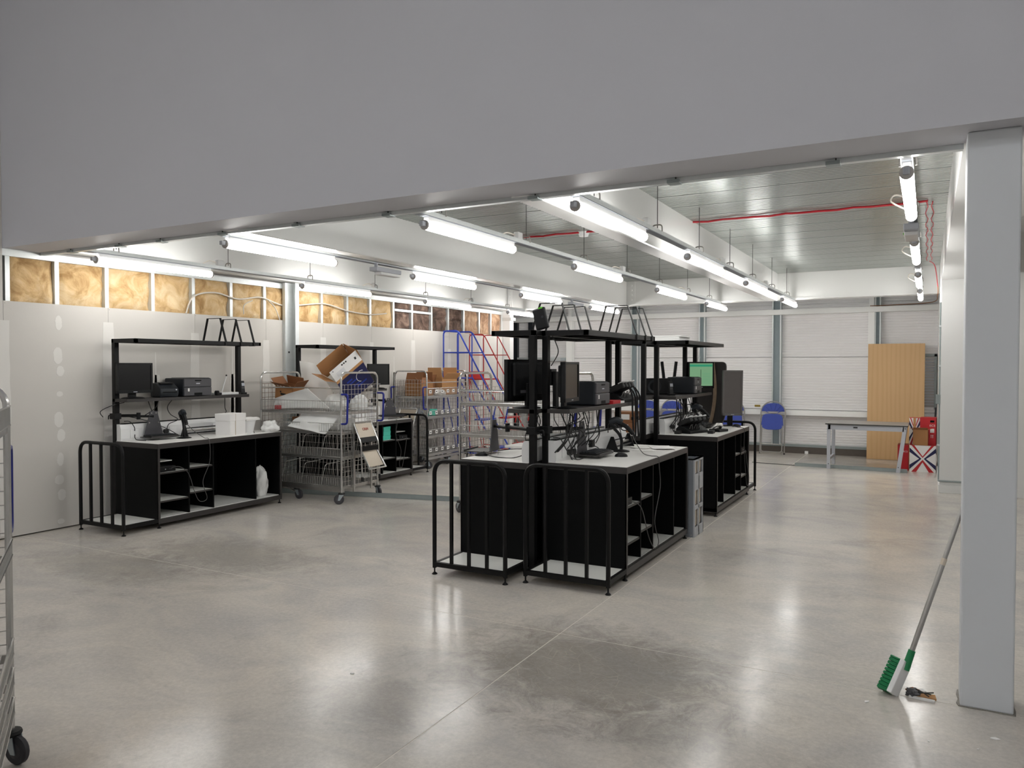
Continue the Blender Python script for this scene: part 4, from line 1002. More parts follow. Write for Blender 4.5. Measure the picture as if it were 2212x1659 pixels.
MB().cyl((0.02, -0.018, 0.09), (0.02, -0.0195, 0.09), 0.01, 10).build('badge', M['dgrey'], t)
tray_arm('black jointed arm with a keyboard tray on the bench beside the grey crate', (-2.627, 5.425), (-2.525, 5.9), ZA, 1, 0)
keyboard('black keyboard on the tray beside the scanner stand near the grey crate', (-2.41, 5.92, ZA + 0.031), 0, hl=0.165)
mouse('black mouse on the white bench top in front of the keyboard tray', (-2.225, 6.02, ZA), R(30))
scanner('black hand scanner on a curved stand between keyboard tray and roll holder', (-2.36, 6.38, ZA), R(15))
roll_holder('black roll holder on the bench top by the grey crate', (-2.47, 6.45, ZA), 0, 0.42)
for k, (x, y, a, m_) in enumerate(((-2.22, 6.62, 0.2, 'paper'), (-2.28, 6.80, -0.3, 'paper'), (-2.13, 6.8, 0.5, 'wcard'))):
    o = sheet('paper_sheet', M[m_], [(-0.1, -0.14, 0.002), (0.1, -0.14, 0.003), (0.1, 0.14, 0.002), (-0.1, 0.14, 0.003)], (0, 0, 0.001), 8, k, 0.001, ['loose paper sheet lying beside the scanner stand near the grey crate', 'loose paper sheet overlapped by a card, by the roll holder', 'stiff white card sheet lying over papers at the bench edge'][k], 'paper', 'papers on the centre bench', 0.0004)
    o.location = (x, y, ZA + 0.0045 * k); o.rotation_euler = (0, 0, a)
t = thing('power_adapter', 'small black power adapter plugged into the centre bench trunking', 'adapter', (-2.534, 6.08, ZA + 0.09))
MB().box(0, 0.04, -0.03, 0.03, -0.03, 0.03).build('adapter_body', M['rubberb'], t, bevel=0.004)
MB().tube(spline([(0.03, 0.02, -0.02), (0.06, 0.05, -0.04), (0.07, 0.09, -0.085)]), 0.004, 5).build('lead', M['bcable'], t, smooth=True)
for y in (5.62, 5.69): plug('black plug in the trunking of the bench beside the grey crate', (-2.526, y, ZA + 0.06), 1, 'plugs in the centre bench trunking')
thin_client('small black computer in the bay of the bench beside the grey crate', (-1.99, 5.53, 0.542), 0)
tangle('tangle of thin black cables hanging behind the tray of the bench by the grey crate', [
    [(-2.56, 5.55, 1.23), (-2.52, 5.6, 1.1), (-2.5, 5.68, 1.02), (-2.5, 5.62, 0.95), (-2.49, 5.62, 0.92)],
    [(-2.58, 5.9, 1.23), (-2.5, 5.8, 1.18), (-2.55, 5.65, 1.12), (-2.5, 5.55, 1.05), (-2.48, 5.6, 0.93)],
    [(-2.57, 5.75, 1.23), (-2.5, 5.72, 1.12), (-2.46, 5.78, 1.04), (-2.5, 5.7, 0.98), (-2.49, 5.69, 0.91)],
    [(-2.59, 5.48, 1.035), (-2.53, 5.48, 1.03), (-2.49, 5.5, 0.95), (-2.46, 5.54, 0.88), (-2.44, 5.62, 0.857), (-2.44, 5.72, 0.857)],
    [(-2.6, 6.1, 1.23), (-2.56, 6.0, 1.15), (-2.6, 5.8, 1.1), (-2.58, 5.7, 1.03)],
    [(-2.6, 6.4, 1.23), (-2.6, 6.42, 1.1), (-2.58, 6.42, 1.03)],
    [(-2.59, 5.46, 1.83), (-2.56, 5.46, 1.78), (-2.54, 5.46, 1.7), (-2.6, 5.46, 1.6)]] + droop(11, -2.495, -2.46, 5.5, 6.15, 1.23, 0.93, 12, -2.53))
cable('grey scanner lead looping over the edge of the bench by the grey crate', [(-2.26, 6.40, 1.0), (-2.2, 6.3, 0.95), (-2.1, 6.2, 0.87), (-2.02, 6.15, 0.856), (-1.955, 6.13, 0.856), (-1.939, 6.13, 0.84), (-1.936, 6.13, 0.78), (-1.93, 6.14, 0.6), (-1.93, 6.0, 0.35), (-1.935, 6.12, 0.16), (-1.935, 6.02, 0.12), (-1.935, 5.86, 0.25), (-1.94, 5.7, 0.5), (-1.985, 5.58, 0.57)], 0.0036, 'gcable')
cable('grey cable curling on the bench top next to scanner stand', [(-2.45, 6.3, 1.02), (-2.5, 6.45, 1.08), (-2.48, 6.62, 1.06), (-2.47, 6.68, 0.97), (-2.44, 6.6, 0.92)], 0.004, 'bcable')
# its back-to-back partner
monitor('black monitor with its back and yellow sticker turned to the opening', (-2.84, 5.46, ZS), R(162), 0.41, 0.33, sticker=True)
tray_arm('black jointed arm with a keyboard tray on the bench of the yellow-stickered monitor', (-2.68, 5.305), (-3.26, 5.72), ZA, -1, R(8))
o = MB().box(-0.2, 0.14, -0.16, 0.16, 0, 0.018).build('drawing_board', M['wtop'], None, bevel=0.002); o.location = (-3.22, 6.35, ZA + 0.0); tag(o, 'white flat board lying on the paired centre bench', 'board')
mouse('black mouse at the hoop end of the paired centre bench', (-3.27, 5.52, ZA), R(200))
label_printer('dark grey label printer on the paired centre bench by the empty trolley', (-3.0, 5.98, ZA), R(215))
label_printer('dark grey label printer with a loose roll cover on the paired centre bench', (-3.02, 6.62, ZA), R(190))
tangle('few dark cables lying on the bench of the yellow-stickered monitor', [[(-3.02, 5.96, 0.9), (-3.1, 5.92, 0.88), (-3.2, 5.95, 0.87), (-3.3, 5.85, 0.86)], [(-3.25, 5.55, 0.86), (-3.1, 5.47, 0.855), (-2.95, 5.5, 0.855), (-2.83, 5.55, 0.9)], [(-2.78, 5.6, 1.23), (-2.82, 5.55, 1.08), (-2.8, 5.6, 0.92)]] + droop(12, -2.81, -2.80, 5.55, 6.4, 1.23, 0.98, 5, -2.776), 0.004)

# ---------------------------------------------------------------- far centre bench pair
printer('dark grey laser printer on the shelf above the charging dock bench', (-2.43, 9.22, ZS), 0, 0.32, 0.34, 0.2)
t = thing('speaker', 'black speaker with a round cone beside the far laser printer', 'speaker', (-2.77, 8.70, ZS), R(-60))
MB().box(-0.12, 0.0, -0.16, 0.16, 0, 0.19).build('cabinet', M['plastic'], t, bevel=0.012)
MB().lathe([(0.08, 0), (0.078, 0.006), (0.06, 0.003), (0.02, -0.01)], (0.0, -0.04, 0.095), 20, Matrix.Rotation(R(90), 3, 'Y')).build('cone', M['dgrey'], t, smooth=True)
phone('slim grey phone upright beside the far laser printer', (-2.58, 8.62, ZS), R(-50))
t = thing('monitor_bracket', 'empty black V-shaped monitor bracket behind the far laser printer', 'bracket', (-2.86, 9.44, ZS), R(-60))
for y, a in ((-0.075, 0.12), (0.075, -0.12)): MB().obox((0, y, 0.26), (0.03, 0.035, 0.26), Matrix.Rotation(a, 3, 'X')).build('prong', M['plastic'], t, bevel=0.004)
MB().box(-0.015, 0.015, -0.1, 0.1, 0.13, 0.17).build('crossbar', M['plastic'], t, bevel=0.004); MB().box(-0.02, 0.02, -0.03, 0.03, 0, 0.15).build('stem', M['plastic'], t); MB().box(-0.08, 0.08, -0.1, 0.1, 0, 0.012).build('foot_plate', M['plastic'], t)
g = monitor('monitor with a lit green spreadsheet on the far bench shelf', (-2.50, 9.60, ZS), R(-52), 0.34, 0.33, scr=M['scr_green'])
MB().box(0.006, 0.0068, -0.15, 0.15, 0.325, 0.352).build('screen_title_bar', M['scr_bar'], g)
MB().box(0.006, 0.0068, -0.006, 0.0, 0.12, 0.29).build('screen_rule', M['dgrey'], g)
for k in range(7): MB().box(0.006, 0.0066, 0.02, 0.12, 0.12 + k*0.02, 0.122 + k*0.02).build('screen_row', M['scr_bar'], g)
t = thing('display_board', 'tall dark board with a worn wooden edge standing in the hoop bay', 'board', (-2.50, 10.02, 0.092), 0)
P = fillet([(-0.22, 0, 0.0), (-0.22, 0, 1.56), (0.22, 0, 1.56), (0.22, 0, 0.9), (0.1, 0, 0.55), (0.1, 0, 0.0)], 0.06, 4)
MB().prism([(p.x, p.z) for p in P], 'y', -0.02, 0.02).build('panel', M['edge'], t)
E_ = fillet([(0.05, -0.03, 1.55), (0.09, -0.03, 1.2), (0.06, -0.03, 0.9), (-0.02, -0.03, 0.6)], 0.2, 6)
MB().tube(E_, 0.024, 6).build('worn_edge', mat('worn_wood', '8a7660', 0.7, var=0.3, scale=25), t, smooth=True)
t = monitor('grey portrait monitor turned upright at the end of the charging dock bench', (-2.13, 9.68, ZA + 0.135), R(-58), 0.25, 0.56, frame=mat('grey_bezel', '6c6968', 0.5), scr=mat('grey_screen', '65605e', 0.45), stand=False, tilt=0.03)
MB().box(-0.10, -0.06, -0.03, 0.03, -0.135, 0.42).build('pole', M['plastic'], t, bevel=0.005); MB().box(-0.16, -0.02, -0.09, 0.09, -0.135, -0.122).build('pole_base', M['plastic'], t)
for z in (0.12, 0.36): MB().cyl((-0.12, 0, z), (-0.05, 0, z), 0.03, 10).build('knob', M['rubberb'], t, smooth=True)
tray_arm('black jointed arm with a keyboard tray on the charging dock bench', (-2.627, 9.79), (-2.50, 9.36), ZA, 1, 0)
keyboard('black keyboard on the tray beside the grey portrait monitor', (-2.41, 9.34, ZA + 0.031), 0)
mouse('black mouse at the end of the charging dock bench', (-2.07, 9.66, ZA), R(40))
dock('black charging dock of handhelds on the far bench top', (-2.33, 8.56, ZA), R(-20))
scanner('black hand scanner on a stand behind the charging dock', (-2.33, 8.95, ZA), R(-10))
t = thing('desk_phone', 'silver and black desk phone base beside the charging dock', 'phone', (-2.10, 8.86, ZA), R(-20))
MB().box(-0.07, 0.07, -0.09, 0.09, 0, 0.03).build('base', M['plastic'], t, bevel=0.006)
MB().tube(spline([(-0.04, -0.08, 0.04), (0, -0.05, 0.075), (0, 0.05, 0.075), (-0.04, 0.08, 0.04)]), 0.022, 8).build('silver_cover', M['chrome'], t, smooth=True)
for k, (x, y) in enumerate(((-2.42, 8.34), (-2.11, 8.56))):
    o = MB().box(-0.03, 0.03, -0.05, 0.05, 0, 0.035).build('power_brick', M['rubberb'], None, bevel=0.004); o.location = (x, y, ZA); tag(o, 'black power brick lying beside the charging dock', 'adapter', 'power bricks by the dock')
plug('black plug in the trunking behind the charging dock', (-2.526, 8.42, ZA + 0.07), 1, 'plugs in the far bench trunking')
o = MB().box(-0.05, 0.05, -0.16, 0.16, 0, 0.01).build('ruler', M['wcard'], None); o.location = (-2.12, 9.2, ZA); o.rotation_euler = (0, 0, 0.4); tag(o, 'white card strip lying on the far bench top', 'card')
tangle('tangle of black cables around the charging dock on the far bench', [[(-2.5, 8.43, 0.88), (-2.45, 8.42, 0.86), (-2.42, 8.37, 0.87)], [(-2.47, 8.38, 0.88), (-2.49, 8.5, 1.02), (-2.49, 8.66, 1.0), (-2.49, 8.74, 0.9)], [(-2.55, 8.8, 1.23), (-2.5, 8.85, 1.1), (-2.48, 8.78, 1.02), (-2.49, 8.7, 0.95)], [(-2.56, 9.0, 1.23), (-2.52, 9.05, 1.12), (-2.49, 8.95, 1.04), (-2.49, 8.82, 0.98)], [(-2.56, 9.2, 1.23), (-2.5, 9.15, 1.1), (-2.55, 9.2, 1.03)], [(-2.13, 8.6, 0.87), (-2.15, 8.63, 0.858), (-2.19, 8.62, 0.858), (-2.225, 8.59, 0.862)]] + droop(13, -2.51, -2.49, 8.55, 9.15, 1.23, 0.92, 9, -2.53), 0.005)
cable('grey mouse lead hanging over the front of the charging dock bench', [(-2.11, 9.62, 0.86), (-2.02, 9.5, 0.856), (-1.955, 9.46, 0.856), (-1.939, 9.46, 0.84), (-1.936, 9.46, 0.78), (-1.935, 9.45, 0.6), (-1.935, 9.55, 0.3), (-1.935, 9.62, 0.15), (-1.935, 9.72, 0.14), (-1.935, 9.74, 0.25), (-1.935, 9.6, 0.45), (-1.96, 9.66, 0.57)], 0.0036, 'gcable')
thin_client('small black computer in the bay of the charging dock bench', (-1.99, 9.68, 0.542), 0)
for k, (z, w) in enumerate(((0.0, 0.26), (0.115, 0.24))):
    t = thing('parcel', 'brown cardboard parcel with white label, ' + ('under another parcel' if k == 0 else 'on top of another parcel') + ' on the paired far bench', 'box', (-3.02, 8.36, ZA + z), R(4 + 5*k), 'parcels on the far bench')
    MB().box(-0.12, 0.12, -w/2, w/2, 0, 0.114).build('carton_body', M['cardd'], t, bevel=0.002)
    MB().box(-0.06, 0.05, -w/2 - 0.0015, -w/2, 0.03, 0.09).build('address_label', M['wcard'], t); MB().box(0.12, 0.1215, -0.05, 0.05, 0.03, 0.09).build('address_label', M['wcard'], t)
label_printer('dark grey label printer on the paired far bench beside parcels', (-3.2, 8.75, ZA), R(200))
o = MB().box(-0.2, 0.2, -0.22, 0.22, 0, 0.05).build('packing_tray', M['foam'], None, bevel=0.006); o.location = (-2.66, 8.72, 1.875); tag(o, 'white flat foam tray lying on the far top shelf', 'tray')
o = MB().box(-0.2, 0.2, -0.2, 0.2, 0, 0.018).build('foam_slab', M['foam'], None, bevel=0.004); o.location = (-2.64, 8.7, 1.925); tag(o, 'thin white foam slab stacked on the foam tray', 'tray')
# ---------------------------------------------------------------- bench with teal boxes
monitor('black monitor on the shelf of the bench with teal boxes', (-7.14, 9.08, ZS), R(-20), 0.36, 0.31)
tray_arm('black jointed arm with a keyboard tray on the bench with teal boxes', (-7.307, 9.19), (-6.97, 9.12), ZL, 1, R(-35))
keyboard('black keyboard on the tray above the teal boxes', (-6.87, 9.05, ZL + 0.031), R(-35))
for k in range(3):
    t = thing('teal_box', 'small teal cardboard box, ' + ['bottom', 'middle', 'top'][k] + ' of the stack in the bench bay', 'box', (-6.77, 8.70, 0.557 + 0.062*k), R(3*k), 'teal boxes in the bench bay')
    MB().box(-0.07, 0.07, -0.085, 0.085, 0, 0.061).build('box_body', M['teal'], t, bevel=0.002); MB().box(-0.0712, 0.0712, -0.0862, 0.0862, 0.03, 0.061).build('lid', M['teal'], t)
thin_client('small black computer in the bay next to the teal boxes', (-6.68, 9.06, 0.542), 0)
cable('grey cable looping down past the teal boxes', [(-6.76, 8.8, 0.841), (-6.637, 8.82, 0.842), (-6.620, 8.83, 0.828), (-6.62, 8.83, 0.76), (-6.62, 8.8, 0.62), (-6.62, 8.92, 0.4), (-6.62, 8.88, 0.2), (-6.62, 8.94, 0.15), (-6.622, 9.0, 0.3), (-6.63, 9.06, 0.5), (-6.645, 9.09, 0.58), (-6.677, 9.1, 0.58)], 0.0036, 'gcable')
# ---------------------------------------------------------------- load of the trolley with steps
rV = Vector((0.88, 0.475, 0)); fV = Vector((-0.475, 0.88, 0)); uV = Vector((0, 0, 1))
ex = (rV*0.245 + uV*0.24 + fV*0.16).normalized()
ey = (rV*0.22 - uV*0.09 - fV*0.2); ey = (ey - ex*ey.dot(ex)).normalized()
ez = ex.cross(ey)
if ez.z < 0: ey = -ey; ez = ex.cross(ey)
RM = Matrix((ex, ey, ez)).transposed()
bc = Vector((-6.19, 7.17, 1.585)) - ez * 0.37
near = 'fy0' if ey.dot(fV) > 0 else 'fy1'; nside = 'y0' if near == 'fy0' else 'y1'
fl_ = [2.3, 0.35 + 1.2, 0, 0]; 
ct = carton('big open carton, white and blue outside and brown inside, tipped on the loaded trolley', bc, RM.to_euler(), 0.42, 0.30, 0.37, M['wcard'], M['card'],
            flaps=(2.3, 1.6, 1.35 if near == 'fy0' else 1.6, 1.35 if near == 'fy1' else 1.6), mats={near: M['wcard'], nside: M['navy'], 'x0': M['wcard'], 'x1': M['cardl'], 'y1' if nside == 'y0' else 'y0': M['cardl']})
s_ = -1 if nside == 'y0' else 1
yy = s_*0.1512
MB().box(-0.21, 0.21, min(yy, yy - s_*0.001), max(yy, yy - s_*0.001), 0.33, 0.37).build('tape_strip', M['cardl'], ct)
ring = MB(); ring.tube([(0.1 + 0.07*math.cos(a*PI/12), s_*0.1515, 0.2 + 0.07*math.sin(a*PI/12)) for a in range(3, 17)], 0.004, 5); ring.build('printed_arc', M['wcard'], ct)
for k, (x, z, w, h) in enumerate(((-0.1, 0.24, 0.08, 0.02), (-0.08, 0.2, 0.12, 0.015), (0.0, 0.1, 0.14, 0.02), (-0.05, 0.14, 0.1, 0.015))): MB().box(x, x + w, s_*0.1503 - 0.001, s_*0.1503 + 0.001, z, z + h).build('printed_text', M['blue'], ct)
L_ = 0.147; ang = 1.35
Mx = (Matrix.Translation((0, -0.15, 0.37)) @ Matrix.Rotation(ang, 4, 'X')) if near == 'fy0' else (Matrix.Translation((0, 0.15, 0.37)) @ Matrix.Rotation(-ang, 4, 'X'))
q = 1 if near == 'fy0' else -1
for (x, y, w, h) in ((0.15, 0.06, 0.025, 0.03), (0.03, 0.11, 0.02, 0.018), (0.0, 0.11, 0.02, 0.018), (-0.03, 0.11, 0.02, 0.018), (-0.17, 0.12, 0.012, 0.01)):
    MB(Mx).box(x - w/2, x + w/2, min(q*y, q*(y + h)), max(q*y, q*(y + h)), 0.004, 0.0048).build('printed_icon', M['inky'], ct)
for k in range(5): MB(Mx).box(-0.15, -0.03, min(q*(0.03 + k*0.012), q*(0.034 + k*0.012)), max(q*(0.03 + k*0.012), q*(0.034 + k*0.012)), 0.004, 0.0048).build('printed_line', M['greyf'], ct)
pp = thing('packing_paper', 'crumpled white packing paper inside the tipped white and blue carton', 'paper')
for k in range(4):
    o = sheet('paper_layer', M['paper'], [bc + RM @ Vector((-0.19, -0.12 + 0.02*k, 0.2 + 0.03*k)), bc + RM @ Vector((0.1, -0.12, 0.22 + 0.02*k)), bc + RM @ Vector((0.08, 0.12, 0.25)), bc + RM @ Vector((-0.19, 0.12, 0.23 + 0.03*k))], (0, 0, 0.03), 12, k + 5, 0.004, ripple=0.03, parent=pp)
FG = 'white foam sheets on the loaded trolley'
sheet('foam_sheet', M['foam'], [(-7.17, 7.50, 1.66), (-6.56, 7.46, 1.54), (-6.50, 7.33, 1.07), (-6.95, 7.33, 1.07)], (0.0, -0.02, 0.04), 20, 1, 0.012, 'big curved white foam sheet leaning out of the top basket of the loaded trolley', 'foam sheet', None, 0.012)
sheet('foam_sheet', M['foam'], [(-7.08, 6.97, 1.2), (-6.55, 6.96, 1.33), (-6.2, 6.97, 1.1), (-7.1, 6.98, 1.07)], (0, 0.03, 0.02), 18, 2, 0.01, 'flat white foam sheet in the front of the top basket', 'foam sheet', None, 0.012)
sheet('foam_sheet', M['foam'], [(-6.63, 6.95, 1.02), (-6.05, 6.95, 1.0), (-6.18, 6.86, 0.80), (-6.76, 6.86, 0.87)], (0, -0.03, 0.01), 18, 3, 0.01, 'folded white foam sheet sticking out below the top basket', 'foam sheet', None, 0.012)
sheet('foam_sheet', M['foam'], [(-6.60, 7.06, 1.03), (-6.12, 7.05, 1.02), (-6.14, 7.05, 0.84), (-6.66, 7.06, 0.84)], (0, -0.03, 0.0), 18, 4, 0.01, 'small white foam sheet tucked under the top basket, behind the folded one', 'foam sheet', None, 0.015)
blob('foam_wrap', M['foam'], (-6.10, 7.36, 1.14), (0.10, 0.11, 0.12), 5, 0.25, 'bundle of white bubble wrap behind the end mesh of the loaded trolley', 'wrap')
blob('foam_wrap', M['foam'], (-6.30, 7.22, 1.145), (0.14, 0.15, 0.12), 6, 0.2, 'heap of white wrap under the tipped carton', 'wrap')
cb = carton('small open brown box hanging over the corner of the loaded trolley', (-6.99, 7.12, 1.17), (R(6), R(8), R(4)), 0.27, 0.22, 0.19, M['card'], M['cardd'], flaps=(2.35, 2.2, 2.6, 1.3))
MB().box(-0.05, 0.03, -0.1115, -0.11, 0.08, 0.105).build('printed_word', M['inky'], cb); MB().box(-0.06, -0.04, -0.1115, -0.11, 0.11, 0.13).build('printed_word', M['inky'], cb)
for k in range(3): MB(Matrix.Translation((0, -0.11, 0.17)) @ Matrix.Rotation(2.5, 4, 'X')).box(-0.08 + k*0.05, -0.05 + k*0.05, 0.04, 0.06, -0.001, 0).build('printed_patch', M['wcard'], cb)
o = MB().box(-0.05, 0.03, -0.02, 0.02, 0, 0.05).build('red_packet', M['redc'], None, bevel=0.003); o.location = (-6.98, 6.925, 1.07); tag(o, 'small red packet under the brown box on the loaded trolley', 'packet')
blob('brown_paper', M['cardl'], (-6.985, 7.10, 1.30), (0.07, 0.055, 0.035), 11, 0.5, 'crumpled brown paper in the small open box', 'paper')
o = MB().box(-0.07, 0.07, -0.06, 0.06, 0, 0.13).build('small_carton', M['cardd'], None); o.location = (-6.9, 7.2, 0.837); tag(o, 'small brown carton on the middle shelf of the loaded trolley', 'box')
for k, (x, w, h, m_) in enumerate(((-6.0, 0.1, 0.14, 'wcard'), (-6.12, 0.08, 0.17, 'wplastic'), (-6.28, 0.13, 0.1, 'foam'), (-6.44, 0.08, 0.15, 'wcard'), (-6.12, 0.05, 0.08, 'rubberb'))):
    o = MB().box(-w/2, w/2, -0.1, 0.1, 0, h).build('packaged_item', M[m_], None, bevel=0.004); o.location = (x, 7.22 + 0.2*(k == 4), 0.837); o.rotation_euler = (0, 0, 0.2*k); tag(o, ['white packaged item at the end of the middle shelf of the loaded trolley', 'tall white packaged item on the middle shelf of the loaded trolley', 'low white foam block on the middle shelf of the loaded trolley', 'upright white packet on the middle shelf of the loaded trolley', 'small black packet on the middle shelf of the loaded trolley'][k], 'packet')
# ---------------------------------------------------------------- price tag trolley load
carton('shallow brown carton with its flaps raised on the price-tag trolley', (-7.14, 10.11, 1.125), R(4), 0.3, 0.36, 0.2, M['card'], M['cardd'], flaps=(0.4, 0.6, 1.2, 1.45))
carton('open brown carton with a tall raised flap on the price-tag trolley', (-7.14, 10.79, 1.125), R(-8), 0.30, 0.38, 0.26, M['cardl'], M['cardl'], flaps=(2.2, 2.4, 1.65, 1.5))
carton('small brown carton behind the other cartons on the price-tag trolley', (-7.24, 10.45, 1.125), R(2), 0.22, 0.2, 0.24, M['cardd'], M['cardd'], flaps=(1.6, 1.9, 1.4, None))
blob('wrapping_paper', M['paper'], (-6.97, 10.45, 1.165), (0.08, 0.08, 0.055), 13, 0.5, 'crumpled white paper between brown cartons on the price-tag trolley', 'paper')
o = MB().box(-0.06, 0.06, -0.07, 0.07, 0, 0.02).build('teal_packet', M['teal'], None, bevel=0.003); o.location = (-6.97, 10.24, 0.85); o.rotation_euler = (0.7, 0, 0.3); tag(o, 'teal packet leaning on the middle shelf of the price-tag trolley', 'packet')
blob('grey_bag', M['crated'], (-7.14, 10.03, 0.86), (0.10, 0.10, 0.07), 17, 0.4, 'crumpled grey bag on the middle shelf of the price-tag trolley', 'bag')

# ---------------------------------------------------------------- step ladders
def ladder(label, m, X0, Y0, Y1, zt, r, toe):
    t = thing('mobile_steps', label, 'step ladder', (X0, Y0, 0)); W = Y1 - Y0; k = 1.69; zp = zt - 0.80
    run = 0.30
    for y in (0, W):
        zb = zp - 0.02
        P = fillet([(0, y, 0.06), (0, y, zt), (run, y, zt), (run + (zt - 0.95)/k, y, 0.95), (run + (zt - 0.95)/k - 0.08, y, 0.6)], 0.07, 5)
        MB().tube(P, r, 8).build('side_rail', m, t, smooth=True)
        MB().tube([(0, y, zt - 0.37), (run + 0.37/k, y, zt - 0.37)], r*0.8, 8).build('mid_rail', m, t, smooth=True)
        MB().tube([(run, y, zp), (run + zp/k, y, 0.06)], r*1.1, 8).build('stringer', m, t, smooth=True)
        MB().tube([(0.02, y, 0.12), (run + (zp - 0.1)/k, y, 0.12)], r, 8).build('base_rail', m, t, smooth=True)
        MB().tube([(0.02, y, zp - 0.05), (run*0.9, y, 0.12)], r*0.7, 6).build('brace', m, t, smooth=True)
        MB().tube([(run, y, zt - 0.02), (run, y, zp)], r*0.8, 6).build('upright', m, t, smooth=True)
    MB().tube([(0, 0, zt), (0, W, zt)], r*0.8, 8).build('back_rail', m, t, smooth=True)
    MB().tube([(0, 0, zt - 0.37), (0, W, zt - 0.37)], r*0.8, 8).build('back_rail', m, t, smooth=True)
    MB().box(-0.01, run + 0.02, 0, W, zp - 0.025, zp).build('platform', m, t, bevel=0.003)
    MB().box(-0.008, 0.0, 0, W, zp, zp + 0.13).build('toe_board', m, t)
    for i in range(1, 6):
        z = zp - i*zp/6.0; x = run + (zp - z)/k
        MB().box(x - 0.10, x + 0.08, 0, W, z - 0.025, z).build('tread', m, t, bevel=0.003)
    for x in (0.03, run + (zp - 0.1)/k):
        for y in (0, W): MB().lathe([(0.03, -0.014), (0.045, -0.01), (0.045, 0.01), (0.03, 0.014)], (x, y, 0.045), 14, Matrix.Rotation(R(90), 3, 'X')).build('wheel', M['rubberb'], t, smooth=True)
    return t
ladder('blue tubular mobile steps by the plasterboard wall', M['blue'], -7.375, 11.17, 11.62, 2.2, 0.0135, 1)
ladder('red tubular mobile steps beside the blue steps', M['red'], -7.36, 12.0, 12.5, 2.17, 0.010, 1)

# ---------------------------------------------------------------- blue folding chairs by the back wall
def folding_chair(label, loc, rotz):
    """front faces local -Y, leaning back against the wall"""
    t = thing('folding_chair', label, 'chair', loc, rotz, 'blue folding chairs by the back wall')
    T = Matrix.Rotation(R(-7), 4, 'X')
    def B(): return MB(T)
    w = 0.212
    arc = [(-w, 0.06, 0.0), (-w, 0.06, 0.70)] + [(-w*math.cos(a*PI/12), 0.06, 0.745 + 0.205*math.sin(a*PI/12)) for a in range(0, 13)] + [(w, 0.06, 0.70), (w, 0.06, 0.0)]
    B().tube(arc, 0.0115, 8).build('back_frame', M['alu'], t, smooth=True)
    B().tube(fillet([(-w*0.84, 0.0, 0.52), (-w*0.86, -0.02, 0.03), (w*0.86, -0.02, 0.03), (w*0.84, 0.0, 0.52)], 0.05, 5), 0.0105, 8).build('front_leg_frame', M['alu'], t, smooth=True)
    B().tube([(-w*0.85, -0.01, 0.17), (w*0.85, -0.01, 0.17)], 0.008, 6).build('leg_stretcher', M['alu'], t, smooth=True)
    for s in (-1, 1):
        B().cyl((s*w*0.9, -0.02, -0.02), (s*w*0.9, -0.02, 0.05), 0.011, 8).build('front_foot', M['alu'], t, smooth=True)
        B().cyl((s*w, 0.06, -0.012), (s*w, 0.06, 0.02), 0.014, 8).build('rubber_foot', M['rubber'], t, smooth=True)
    P = [(-w + 0.014, 0.765)] + [(-(w - 0.014)*math.cos(a*PI/12), 0.765 + (0.165 if not 4 < a < 8 else 0.155)*math.sin(a*PI/12)) for a in range(1, 12)] + [(w - 0.014, 0.765)]
    bk = B().prism(P, 'y', 0.05, 0.065).build('backrest', M['chairb'], t, bevel=0.004)
    for a in (-62, -38, -16, 16, 38, 62):
        c = Matrix.Rotation(R(a), 3, 'Y'); d = c @ Vector((0, 0, 1))
        p0 = Vector((0, 0.048, 0.70)) + d*0.09; p1 = Vector((0, 0.048, 0.70)) + d*0.205
        B().tube([p0, p1], 0.006, 6).build('rib', M['chairb'], bk, smooth=True)
    B().box(-w + 0.01, w - 0.01, 0.052, 0.07, 0.735, 0.765).build('back_crossbar', M['alu'], t)
    S = [p for p in fillet([(0, 0, 0.72), (0.172, 0, 0.71), (0.195, 0, 0.48), (0.11, 0, 0.43), (-0.11, 0, 0.43), (-0.195, 0, 0.48), (-0.172, 0, 0.71), (0, 0, 0.72)], 0.07, 5)]
    B().prism([(p.x, p.z) for p in S[:-1]], 'y', -0.01, 0.02).build('seat', M['chairb'], t, bevel=0.006)
    return t
c0 = folding_chair('blue folding chair leaning on the back wall, in plain view beside the workbench', (-2.48, 14.46, 0.016), 0)
for x, lab in ((-3.2, 'blue folding chair leaning on the back wall, mostly behind the grey portrait monitor'), (-4.36, 'blue folding chair by the back wall seen under the far bench shelf, beside another'), (-4.86, 'blue folding chair by the back wall seen between the far bench posts')):
    dup(c0, (x, 14.46, 0.016), 0, lab)

# ---------------------------------------------------------------- veneer board, table, boxes by the right wall
o = MB().box(-0.435, 0.435, -0.02, 0.02, 0, 1.985).build('veneer_board', M['wood'], None, bevel=0.002)
o.location = (-0.485, 14.57, 0.001); o.rotation_euler = (R(-5.0), 0, 0); tag(o, 'tall ash veneer board leaning against the back wall', 'board')
t = thing('work_table', 'grey metal work table with a dark-edged top and a leaning leg pair', 'table', (-0.81, 13.2, 0), 0)
MB().box(-0.585, 0.555, -0.37, 0.40, 0.69, 0.712).build('table_top', M['ctop'], t); MB().box(-0.588, 0.558, -0.373, 0.403, 0.694, 0.704).build('top_edge', M['black'], t)
for y in (-0.345, 0.34): MB().box(-0.55, 0.5, y, y + 0.035, 0.615, 0.69).build('apron', M['greyf'], t)
MB().box(-0.19, -0.13, -0.347, -0.345, 0.645, 0.665).build('maker_plate', M['inky'], t)
for y in (-0.345, 0.34):
    MB().box(-0.565, -0.515, y, y + 0.035, 0, 0.69).build('leg', M['greyf'], t)
    MB().prism([(0.40, 0.0), (0.455, 0.0), (0.545, 0.69), (0.49, 0.69)], 'y', y, y + 0.035).build('leg', M['greyf'], t)
